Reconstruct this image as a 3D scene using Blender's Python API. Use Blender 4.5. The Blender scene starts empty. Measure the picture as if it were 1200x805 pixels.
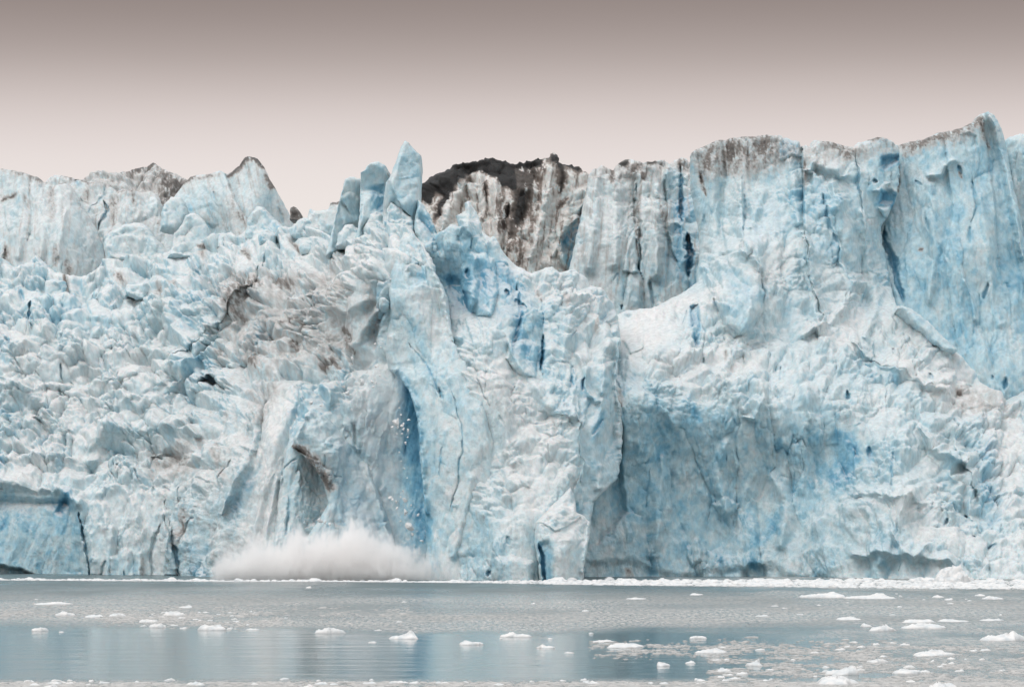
import bpy, math, random
import numpy as np
random.seed(7)
scene = bpy.context.scene
COL = scene.collection
F, HC = 4000.0, 8.0                     # focal length in photo pixels, camera height above the water

def P(px, py, Y):                       # pixel + distance -> point in the world
    return ((px-600.0)/F*Y, Y, HC+(600.0-py)/F*Y)
def Yrow(r): return HC*F/(r-600.0)      # distance of the water seen at photo row r

# ------------------------------------------------------------------ noise
def _h(ix, iy, s):
    n = (ix.astype(np.int64)*374761393 + iy.astype(np.int64)*668265263 + int(s)*1442695041) & 0xffffffff
    n = ((n ^ (n >> 13))*1274126177) & 0xffffffff
    n = ((n ^ (n >> 15))*2246822519) & 0xffffffff
    return ((n ^ (n >> 16)) & 0xffffff)/float(0x1000000)
def perlin(u, v, s=0):
    iu, iv = np.floor(u), np.floor(v); fu, fv = u-iu, v-iv
    a = fu*fu*fu*(fu*(fu*6-15)+10); b = fv*fv*fv*(fv*(fv*6-15)+10)
    def g(di, dj):
        t = _h(iu+di, iv+dj, s)*6.2831853
        return np.cos(t)*(fu-di)+np.sin(t)*(fv-dj)
    x0 = g(0,0)*(1-a)+g(1,0)*a; x1 = g(0,1)*(1-a)+g(1,1)*a
    return (x0*(1-b)+x1*b)*1.5
def fbm(u, v, s=0, o=4, g=.5, ridged=False):
    r = 0; a = 1.; t = 0.
    for k in range(o):
        n = perlin(u, v, s+k*17)
        if ridged: n = 1-2*np.abs(n)
        r = r+n*a; t += a; a *= g; u = u*2.03+11.3; v = v*2.03+7.7
    return r/t
def sst(a, b, x):
    t = np.clip((x-a)/(b-a), 0, 1); return t*t*(3-2*t)
def blocks(u, v, s, K=5, cap=.62, tilt=.35):
    """union of random cut blocks over a jittered grid: height, block id hash"""
    iu, iv = np.floor(u), np.floor(v)
    best = np.full(u.shape, -9.); sec = np.full(u.shape, -9.); bid = np.zeros(u.shape)
    for di in (-1,0,1):
        for dj in (-1,0,1):
            ci, cj = iu+di, iv+dj
            cu = ci+.1+.8*_h(ci,cj,s); cv = cj+.1+.8*_h(ci,cj,s+1)
            h = .55+.65*_h(ci,cj,s+2); a0 = _h(ci,cj,s+3)*6.283
            du, dv = u-cu, v-cv
            m = np.full(u.shape, -9.)
            for k in range(K):
                a = a0+6.283*(k+.7*_h(ci,cj,s+10+k))/K
                sl = .7+1.3*_h(ci,cj,s+20+k)
                np.maximum(m, sl*(np.cos(a)*du+np.sin(a)*dv), out=m)
            top = h*cap+tilt*((_h(ci,cj,s+4)-.5)*du+(_h(ci,cj,s+5)-.5)*dv)*2
            H = np.minimum(h-m, top)
            w = H > best; sec = np.where(w, best, np.maximum(sec, H))
            best = np.where(w, H, best); bid = np.where(w, _h(ci,cj,s+6), bid)
    return best, bid, best-sec

# ------------------------------------------------------------------ tracing helpers (photo pixels)
def seg_dist(X, Y, pts, closed=False, want=False):
    """unsigned distance, side sign, to a polyline"""
    n = len(pts); best = np.full(X.shape, 1e9); side = np.zeros(X.shape); along = np.zeros(X.shape)
    LL = [math.dist(pts[i], pts[(i+1) % n]) for i in range(n if closed else n-1)]; tot = sum(LL)+1e-9; acc = 0.
    for i in range(n if closed else n-1):
        ax, ay = pts[i]; bx, by = pts[(i+1) % n]
        dx, dy = bx-ax, by-ay; L = dx*dx+dy*dy+1e-9
        t = np.clip(((X-ax)*dx+(Y-ay)*dy)/L, 0, 1)
        qx, qy = X-ax-t*dx, Y-ay-t*dy
        d = qx*qx+qy*qy; w = d < best
        best = np.where(w, d, best)
        side = np.where(w, np.sign(dx*qy-dy*qx), side)
        if want: along = np.where(w, (acc+t*LL[i])/tot, along)
        acc += LL[i]
    if want: return np.sqrt(best), side, along
    return np.sqrt(best), side
def inside(X, Y, pts):
    c = np.zeros(X.shape, bool); n = len(pts)
    for i in range(n):
        ax, ay = pts[i]; bx, by = pts[(i+1) % n]
        if ay == by: continue
        k = ((ay > Y) != (by > Y)) & (X < (bx-ax)*(Y-ay)/(by-ay)+ax)
        c ^= k
    return c
def sub(X, Y, pts, m):
    xs = [p[0] for p in pts]; ys = [p[1] for p in pts]
    x0, y0 = X[0,0], Y[0,0]; st = X[0,1]-X[0,0]
    i0 = max(0, int((min(ys)-m-y0)/st)); i1 = int((max(ys)+m-y0)/st)+2
    j0 = max(0, int((min(xs)-m-x0)/st)); j1 = int((max(xs)+m-x0)/st)+2
    if i1 <= 0 or j1 <= 0: return None
    s = (slice(i0, i1), slice(j0, j1))
    return s if X[s].size else None
def line_mask(X, Y, WX, WY, pts, w):
    out = np.zeros(X.shape); s = sub(X, Y, pts, 3*w+4)
    if s is None: return out
    d, _, t = seg_dist(WX[s], WY[s], pts, False, True); ww = w*(.45+.55*np.sin(np.pi*np.clip(t,.02,.98))**.6)
    out[s] = np.exp(-(d/ww)**2); return out
def poly_mask(X, Y, WX, WY, pts, f):
    out = np.zeros(X.shape); s = sub(X, Y, pts, f*1.5+4)
    if s is None: return out
    d, _ = seg_dist(WX[s], WY[s], pts, True)
    sd = np.where(inside(WX[s], WY[s], pts), d, -d); out[s] = sst(-f, f, sd); return out
def tps(ctrl, X, Y):
    c = np.array(ctrl, float); xy = c[:,:2]/100.; z = c[:,2]; n = len(c)
    def U(r2): return r2*np.log(r2+1e-9)*.5
    d2 = ((xy[:,None]-xy[None])**2).sum(-1)
    A = np.zeros((n+3,n+3)); A[:n,:n] = U(d2)+np.eye(n)*.02; A[:n,n] = 1; A[:n,n+1:] = xy
    A[n,:n] = 1; A[n+1:,:n] = xy.T
    w = np.linalg.solve(A, np.concatenate([z,[0,0,0]]))
    x, y = X/100., Y/100.
    r = w[n]+w[n+1]*x+w[n+2]*y
    for i in range(n): r = r+w[i]*U((x-xy[i,0])**2+(y-xy[i,1])**2)
    return r

# ------------------------------------------------------------------ the glacier front, traced piece by piece
LEFT, RIGHT = -300, 1500
PIECES = [
 dict(key='R', parts=[('debris_cap','dirt','black rock debris lying on the ice')], name='debris_capped_cliff', cat='ice cliff', label='cliff of dirty white ice under a black rock debris cap, behind the blue pinnacles',
  poly=[(480,250),(491,224),(498,214),(505,205),(515,203),(525,198),(531,193),(535,190),(545,190),(555,188),(562,186),(568,185),(580,184.5),(590,187),(600,190),(612,189),(625,186),(633,185),(640,184),(646,180),(650,178),(655,181),(654,189),(660,192),(669,192),(677,194),(684,200),(689,199),(692,204),(694,240),(690,450),(480,450)],
  ctrl=[(485,220,530),(590,190,522),(690,200,524),(490,440,500),(590,320,508),(690,440,500),(600,240,516)], blue=.0, crust=.6, dirt=.18, streak=1.5, dn=1.8, jag=4.2, edge=5, edepth=1.5, skew=.12, amp=.9, tint=(1.04,.97,.93)),
 dict(key='S', parts=[('debris_cap','dirt','grey brown grit on the crest')], name='fluted_ice_cliff', cat='ice cliff', label='pale cliff of upright fluted ice columns with grey crests, right of the black capped cliff',
  poly=[(690,203),(696,197),(706,191),(712,195),(719,197),(725,189),(733,184),(744,185),(754,189),(769,189),(779,185),(785,190),(792,185),(800,183),(806,185),(812,190),(840,200),(840,450),(655,450),(664,345),(667,315),(671,299),(675,278),(681,254),(684,235),(688,222)],
  ctrl=[(700,200,504),(760,190,506),(820,195,508),(670,440,486),(750,330,492),(830,440,488),(735,260,496)], blue=.03, crust=.6, dirt=.09, streak=.6, jag=1.5, edge=9, edepth=3, skew=.05, amp=.9),
 dict(key='X', name='ice_cliff', cat='ice cliff', label='sliver of blue ice cliff at the far right edge, behind the highest crest',
  poly=[(1165,175),(1185,158),(1193,156),(1200,155),(1230,158),(RIGHT,170),(RIGHT,560),(1165,560)],
  ctrl=[(1190,160,496),(1480,170,496),(1190,540,480),(1480,540,480)], blue=.6, crust=.4, jag=2, amp=1.),
 dict(key='W', rub=-.75, parts=[('debris_cap','dirt','grey grit along the crest')], name='ice_wall', cat='ice cliff', label='tallest smooth blue ice wall with the pointed crest at the right side',
  poly=[(1015,172),(1040,170),(1054,168.5),(1062,165),(1085,161),(1100,154),(1119,150),(1130,147),(1143,141),(1152,131),(1160,128),(1169,133),(1174,142),(1180,156),(1184,175),(1188,200),(1193,225),(1198,245),(1203,270),(1212,310),(1235,400),(1245,540),(1000,540),(1000,200)],
  ctrl=[(1060,170,482),(1157,130,480),(1180,170,482),(1120,180,476),(1040,300,474),(1120,300,467),(1190,260,474),(1215,340,474),(1080,440,462),(1180,440,460),(1235,500,464),(1020,520,460)], blue=.62, crust=.25, streak=.25, jag=1.6, edge=10, edepth=3.5, skew=-.1, amp=.62),
 dict(key='C', parts=[('debris_cap','dirt','brown grit on the crest')], name='dirty_ice_crest', cat='ice ridge', label='low crest of ice covered in brown grit on the left skyline',
  poly=[(92,212),(100,205),(107,200),(117,199),(127,202),(144,200),(152,197),(168,194),(178,189),(183,193),(188,196),(198,200),(206,202),(215,207),(224,213),(228,262),(190,280),(150,270),(92,250)],
  ctrl=[(100,205,528),(180,190,530),(220,210,528),(110,240,518),(180,250,514),(220,255,518)], blue=.05, crust=.8, dirt=.42, jag=3, edge=6, edepth=2, amp=1., rub=.6),
 dict(key='B', rub=-.4, name='cracked_ice_block', cat='ice block', label='grey ice block split by a forked deep blue crack, on the left skyline',
  poly=[(50,214),(57,207),(64,203),(74,206),(87,208),(100,212),(112,213),(125,214),(133,222),(142,221),(160,224),(172,222),(182,226),(188,240),(193,256),(199,280),(200,320),(80,330),(50,260)],
  ctrl=[(64,205,520),(125,215,518),(180,225,516),(90,300,506),(150,300,504),(190,290,508),(140,250,509)], blue=.08, crust=.5, dirt=.13, streak=.5, jag=2, edge=7, edepth=2.2, skew=.2, amp=.75),
 dict(key='D', rub=-.75, parts=[('debris_cap','dirt','dark grit along the summit edge')], name='pointed_ice_peak', cat='ice peak', label='broad grey ice peak with a dark grit edge along its summit, left of centre',
  poly=[(188,300),(190,262),(196,240),(207,222),(215,212),(221,206),(230,203),(245,202),(256,198),(265,203),(270,200),(279,192),(285,182.5),(291,181),(300,184),(307,192),(313,205),(321,218),(330,235),(340,255),(344,268),(340,300),(335,340),(190,340)],
  ctrl=[(210,215,514),(255,200,514),(291,182,508),(280,240,500),(225,250,508),(245,275,508),(320,230,506),(340,265,508),(290,290,494),(220,330,498),(330,330,494)], blue=.16, crust=.3, dirt=.1, streak=.45, jag=1.2, edge=7, edepth=2.5, skew=-.25, amp=.5),
 dict(key='A', rub=-.75, name='smooth_ice_wall', cat='ice wall', label='smooth pale ice wall with a curved right edge at the far left',
  poly=[(LEFT,200),(-80,192),(0,195.6),(17,199),(26,201),(40,205),(48,211),(54,214),(61,216),(71,213),(77,213),(84,224),(89,239),(103,254),(111,269),(118,286),(121,302),(121,330),(110,370),(LEFT,370)],
  ctrl=[(-290,200,508),(0,197,508),(60,215,506),(-290,340,494),(10,250,501),(10,330,494),(70,260,497),(85,290,494),(118,300,502),(100,262,504),(90,350,491)], blue=.2, crust=.45, dirt=.09, streak=.4, jag=1.3, edge=9, edepth=3, amp=.62, skew=.05),
 dict(key='K4', name='ice_stump', cat='ice pinnacle', label='low flat topped ice stump with a small brown cap, just left of the pinnacles',
  poly=[(356,272),(358,258),(361,249),(363,243),(367,246),(374,246),(384,245),(387,236),(393,236),(398,234),(404,245),(405,300),(356,300)],
  ctrl=[(365,245,478),(395,236,478),(365,290,472),(400,290,472)], blue=.2, crust=.5, dirt=.12, jag=1, edge=6, edepth=1.5, amp=.45),
 dict(key='K3', name='ice_pinnacle', cat='ice pinnacle', label='short square topped blue ice pinnacle, leftmost of the three tall ones', group='ice pinnacles on the crest',
  poly=[(380,300),(388,270),(394,250),(397,238),(401,224),(404,209),(410,206),(421,208),(424,225),(424,242),(428,300),(390,300)],
  ctrl=[(412,207,462),(400,240,458),(423,240,463),(398,290,455),(424,290,461)], blue=.5, crust=.35, jag=1.6, edge=5, edepth=1.2, amp=.6),
 dict(key='K2', name='ice_pinnacle', cat='ice pinnacle', label='rounded thick ice pinnacle with a blue hollow, middle one of the three tall ones', group='ice pinnacles on the crest',
  poly=[(416,280),(421,250),(421,240),(422,220),(423,202),(428,198),(434,190),(443,188),(450,193),(456,203),(456,208),(452,213),(452,240),(456,262),(456,305),(424,305)],
  ctrl=[(440,190,456),(425,230,455),(453,230,458),(435,250,450),(430,300,448),(455,300,452)], blue=.35, crust=.5, jag=1.6, edge=6, edepth=1.4, amp=.6),
 dict(key='K1', name='ice_pinnacle', cat='ice pinnacle', label='tallest sharp blade shaped ice pinnacle standing against the sky', group='ice pinnacles on the crest',
  poly=[(448,262),(449,235),(452,214),(456,208),(461,195),(464,188),(470,170),(474,164),(479,167),(484,173),(493,182),(492,200),(491,230),(491,262),(494,310),(452,310)],
  ctrl=[(475,166,446),(462,200,443),(492,190,447),(470,240,439),(491,250,444),(452,250,446),(470,300,434),(492,300,438)], blue=.5, crust=.3, jag=.6, edge=4.5, edepth=.9, amp=.34),
 dict(key='L', parts=[('lower_wall',[(-300,576),(60,576),(84,580),(93,600),(99,640),(104,700),(-300,700)],'smooth blue wall with a shadowed foot')], name='collapsed_ice_slope', cat='ice slope', label='wide crumbled slope of tumbled white and blue ice filling the left half',
  poly=[(LEFT,300),(-60,296),(0,303),(17,315),(30,310),(42,300),(47,305),(59,316),(80,322),(100,322),(111,316),(122,307),(129,305),(146,305),(155,303),(162,301),(176,304),(191,298),(200,291),(210,288),(228,284),(243,282),(254,274),(270,271),(276,274),(287,269),(300,270),(311,269),(322,272),(332,266),(342,266),(353,262),(365,266),(381,272),(391,277),(402,264),(415,266),(424,268),(430,262),(440,256),(448,262),(455,256),(470,262),(483,270),(495,285),(510,310),(510,690),(LEFT,690)],
  ctrl=[(LEFT,300,490),(LEFT,450,462),(LEFT,570,447),(LEFT,680,440),(0,305,490),(60,380,468),(60,450,461),(40,520,453),(60,562,446),(60,600,441),(60,672,440),(120,310,488),(130,400,466),(130,480,455),(140,570,443),(140,672,436),(200,300,486),(210,350,470),(200,420,460),(200,500,449),(200,600,438),(205,675,434),
        (280,275,484),(300,340,458),(260,400,455),(330,400,447),(250,460,448),(300,480,433),(280,560,426),(250,600,428),(250,675,424),(320,680,416),(340,560,424),(340,620,421),(350,275,474),(400,290,452),(380,350,442),(440,275,442),(470,280,434),(400,400,436),(440,330,428),(445,380,429),(470,340,425),(400,470,427),(430,450,427),(400,560,427),(475,440,424),(480,500,425),(480,560,425),(482,650,421),(400,680,420),(505,660,421),(505,540,425),(505,400,427)], blue=.42, crust=.95, dirt=.03, streak=.05, jag=2.5, edge=4, edepth=1, skew=.18, amp=1.),
 dict(key='M', rub=-.4, parts=[('hollow',[(758,542),(764,534),(776,532),(786,522),(800,512),(815,480),(830,474),(860,484),(880,492),(895,488),(920,500),(940,510),(952,508),(975,494),(985,500),(1000,505),(1012,520),(1010,545),(1000,566),(985,575),(970,590),(955,605),(940,640),(940,700),(690,700),(694,640),(735,610),(757,595)],'overhung blue hollow at the water'),('snow_ramp',[(715,366),(765,356),(800,340),(822,326),(836,345),(822,355),(806,356),(800,398),(740,422),(718,405)],'smooth white ramp'),('corner_tower',[(911,160),(920,154),(940,162),(941,184),(912,186)],'smooth blue block on the rim'),('debris_cap','dirt','grey grit along the rim')], name='right_ice_face', cat='ice cliff', label='great right hand ice face with a blue hollow at its foot',
  poly=[(670,420),(690,398),(705,385),(722,368),(735,363),(765,360),(785,350),(800,342),(818,328),(821,305),(822,270),(815,240),(811,215),(811,178),(815,174),(830,168),(841,164),(862,160),(885,158),(900,156),(908,158),(913,156),(919,159),(938,165),(940,171),(945,168),(950,171),(954,163),(969,164),(981,167),(1002,171),(1006,166),(1015,164),(1027,160),(1039,164),(1052,170),(1055,178),(1053,200),(1051,230),(1041,255),(1034,265),(1037,290),(1042,310),(1046,335),(1053,357),(1066,360),(1080,368),(1095,385),(1110,400),(1130,418),(1148,437),(1150,445),(1165,458),(1172,461),(1183,473),(1200,465),(1240,440),(RIGHT,430),(RIGHT,690),(640,690),(640,600)],
  ctrl=[(815,180,474),(880,160,474),(940,170,472),(1000,170,474),(1048,175,476),(830,260,470),(890,260,464),(960,260,462),(1010,260,468),(1035,280,472),(825,320,464),(860,300,458),(885,295,453),(930,300,456),(980,330,458),(1040,350,466),
        (750,365,452),(800,350,456),(840,350,448),(890,360,446),(720,390,444),(760,400,437),(800,400,438),(850,400,442),(900,400,444),(950,400,446),(1000,400,448),(1070,390,452),(735,450,424),(790,450,428.5),(850,450,431),(900,470,428),(960,470,430),(1040,450,440),(1110,440,446),(1160,480,444),(1060,520,427),(1130,520,433),(1000,550,427),(738,540,424.5),(800,540,428.5),(860,560,429),(920,560,428.5),(760,620,426),(820,630,427.5),(880,630,427),(940,630,425),(690,640,421.5),(720,676,422.5),(800,676,425),(900,676,424),(980,676,420),(1000,610,421),(1050,590,418),(1100,600,421),(1060,676,413),(1150,640,415),(1150,676,411),(1200,560,432),(1200,620,420),(1200,676,409),(RIGHT,450,450),(RIGHT,676,408),(RIGHT,560,430)], blue=.55, crust=.6, dirt=.0, streak=.04, jag=1.6, edge=7, edepth=2.2, skew=-.06, amp=.8),
 dict(key='Q', rub=-.2, parts=[('peak',[(534,262),(533,248),(544,240),(548,230),(556,238),(564,256),(568,272),(552,280),(536,276)],'small ribbed blue peak'),('snow_apron',[(545,420),(600,425),(650,480),(685,500),(690,560),(660,575),(640,600),(626,620),(600,640),(590,560),(560,490)],'white crushed apron')], name='blue_ice_headland', cat='ice cliff', label='central headland of vivid blue ice with a small peak and a white apron',
  poly=[(484,265),(489,236),(491,232),(497,240),(503,250),(508,262),(511,272),(520,268),(528,261),(538,264),(534,250),(544,246),(545,236),(549,233),(554,240),(562,255),(566,270),(574,276),(580,275),(585,285),(595,300),(601,306),(612,313),(623,318),(632,315),(640,311),(648,311),(655,318),(663,316),(672,314),(682,319),(689,325),(692,333),(705,336),(712,344),(720,355),(725,370),(728,400),(724,433),(723,455),(727,472),(731,480),(729,490),(733,500),(730,520),(729,540),(725,560),(712,572),(697,588),(694,610),(690,640),(686,660),(684,690),(508,690),(506,450),(500,380),(492,300)],
  ctrl=[(490,240,440),(549,238,438),(500,290,434),(520,280,436),(545,270,433),(535,335,436),(570,290,430),(560,340,427),(600,310,431),(590,360,423),(640,320,430),(640,370,424),(680,330,432),(705,345,434),(725,400,428),(560,400,417),(610,420,419),(650,430,419),(690,430,419),(724,440,424),(560,460,411),(620,500,411),(690,500,413),(728,510,422),(600,560,406),(660,560,406),(700,560,412),(560,600,404),(640,610,402),(690,620,407),(560,685,401),(640,685,400),(686,685,405),(510,690,406),(500,450,424)], blue=.5, crust=.8, jag=1.8, edge=7, edepth=2.4, amp=.68, skew=-.03),
 dict(key='T', parts=[('snow_cap',[(626,622),(640,600),(648,590),(655,583),(668,568),(676,585),(678,606),(664,616),(650,622),(640,616)],'white crushed cap')], name='ice_corner_block', cat='ice block', label='upright ice block with a dark blue hollow, standing at the foot of the headland',
  poly=[(627,625),(628,612),(633,606),(640,600),(648,590),(655,585),(662,576),(668,570),(673,580),(676,600),(684,604),(692,611),(692,625),(688,645),(686,660),(680,690),(633,690),(631,660),(627,640)],
  ctrl=[(630,620,398.5),(690,620,402),(655,600,400),(668,575,405),(660,640,396.5),(655,690,396),(633,690,397.5),(682,690,399)], blue=.3, crust=.9, jag=1.3, edge=6, edepth=1.6, amp=.4, thick=8),
 dict(key='Pw', rub=-.5, name='ice_prow', cat='ice pillar', label='tall pale blue ice pillar with a sharp right edge, left of the white apron',
  poly=[(458,315),(462,298),(470,280),(483,271),(492,283),(500,298),(510,318),(518,332),(525,350),(528,380),(532,400),(548,418),(562,440),(576,500),(592,560),(600,690),(496,690),(499,640),(497,600),(495,570),(492,540),(488,490),(480,460),(468,442),(455,432),(450,410),(452,395),(456,370),(455,340)],
  ctrl=[(480,274,431),(475,320,424),(505,320,425),(525,360,424),(480,370,419.5),(460,420,421),(530,410,418),(490,440,415.5),(555,440,414),(500,540,410),(550,540,407),(590,560,408),(500,600,408),(500,685,405),(550,685,402.5),(600,690,404)], blue=.42, crust=.35, jag=1.4, edge=8, edepth=2.8, amp=.5, skew=-.04),
 dict(key='N', parts=[('dirt_band','dirt','brown band of dirt across the block')], name='toppling_ice_block', cat='ice block', label='leaning ice block with a brown band of dirt, breaking away above the splash',
  poly=[(340,524),(343,512),(350,500),(357,492),(356,484),(363,480),(372,484),(381,488),(390,495),(400,508),(410,520),(421,534),(430,543),(438,565),(448,590),(456,612),(461,636),(470,652),(480,662),(482,690),(345,690),(350,640),(372,610),(384,590),(378,566),(368,548),(356,535),(347,528)],
  ctrl=[(345,520,421),(370,490,424),(420,540,425),(385,530,420),(400,600,419),(450,600,424),(360,680,415),(420,680,413),(475,680,418)], blue=.45, crust=.45, jag=1.5, edge=8, edepth=2.2, amp=.5, skew=.1, thick=9),
]
def boulder(name, poly, Y, label, **kw):
    cx = sum(p[0] for p in poly)/len(poly); cy = sum(p[1] for p in poly)/len(poly)
    d = dict(key='bd%d' % len(PIECES), name=name, cat='ice block', label=label, poly=poly, ctrl=[(cx-20,cy+10,Y-.6),(cx+20,cy+10,Y),(cx,cy-20,Y+2.2)],
             blue=.35, crust=.8, jag=1.7, edge=7, edepth=2.0, amp=.62, thick=7)
    d.update(kw); PIECES.append(d)
boulder('ice_boulder', [(119,284),(124,273),(133,268),(144,262),(155,260),(164,260),(171,264),(175,270),(181,278),(188,286),(198,294),(201,300),(192,307),(168,308),(148,307),(124,307)], 489, 'large smooth flat faced ice boulder on the left skyline under the cracked block', blue=.35)
boulder('ice_boulder', [(194,304),(200,288),(203,272),(212,262),(216,252),(222,248),(230,250),(237,257),(241,264),(244,276),(243,288),(235,300)], 484, 'knobbly rounded ice boulder with a grit patch, below the left end of the pointed peak', blue=.3)
boulder('ice_boulder', [(186,270),(187,250),(192,236),(200,230),(210,230),(215,238),(217,250),(212,262),(206,272)], 495, 'pale upright ice boulder wedged under the brown crest')
boulder('ice_boulder', [(286,272),(289,256),(293,248),(300,241),(309,242),(318,253),(328,261),(334,269),(335,280),(300,284),(286,280)], 484, 'ice boulder with a blue hollow side at the right foot of the pointed peak', blue=.6)
boulder('ice_boulder', [(339,268),(347,258),(355,254),(366,256),(375,265),(382,276),(372,284),(350,282),(340,276)], 474, 'white ice boulder with a bluish slope below the dark stone')
boulder('ice_boulder', [(349,288),(353,282),(362,280),(378,283),(387,290),(385,298),(372,300),(352,298)], 466, 'smooth loaf shaped ice boulder lying below the flat topped stump', blue=.55, crust=.7)
boulder('ice_boulder', [(301,276),(305,270),(313,267),(321,274),(322,286),(310,290),(302,286)], 474, 'small blue based ice boulder beneath the foot of the pointed peak', blue=.7)
boulder('ice_boulder', [(253,290),(254,277),(258,273),(263,276),(262,288),(258,292)], 482, 'small upright ice knob on the rubble crest')
boulder('ice_boulder', [(145,338),(147,332),(160,331),(170,330),(171,340),(168,350),(158,351),(148,346)], 474, 'cubic blue ice boulder on the slope below the large flat faced boulder', blue=.6, edge=5)
boulder('ice_boulder', [(50,344),(51,328),(60,326),(73,328),(75,336),(73,352),(60,356),(50,352)], 478, 'square blue ice boulder at the top left of the crumbled slope', blue=.6, edge=5)
boulder('ice_boulder', [(1054,361),(1058,357),(1066,360),(1078,368),(1092,380),(1105,392),(1118,404),(1125,410),(1120,414),(1108,411),(1094,402),(1080,388),(1066,374)], 449, 'long slanting blue ice slab lying under the tallest wall at the right', blue=.75, crust=.35, edge=5, edepth=1.8, amp=.2)
boulder('ice_boulder', [(443,358),(444,350),(450,348),(456,352),(456,360),(450,363),(444,362)], 421, 'white ice lump stuck to the left side of the pillar', edge=5, edepth=1.5)
boulder('ice_boulder', [(452,264),(453,243),(458,235),(466,241),(474,247),(482,253),(485,266),(482,290),(456,290)], 437.5, 'white shoulder of ice leaning on the foot of the tallest pinnacle', crust=1.)
boulder('ice_boulder', [(425,280),(427,262),(433,250),(441,246),(448,252),(452,268),(452,292),(428,292)], 446, 'stubby white ice lump in front of the rounded middle pinnacle', crust=1.)
boulder('ice_boulder', [(392,290),(396,272),(404,262),(413,262),(422,270),(424,290)], 450, 'low white ice lump at the base of the shortest tall pinnacle', crust=1.)
boulder('dark_stone', [(339,257),(340,243),(343,241),(348,244),(353,251),(352,258)], 486, 'small dark stone standing on the skyline gap left of the pinnacles', dirt=1.25, edge=4, edepth=1)
PIECES[-1]['cat'] = 'rock'

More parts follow.
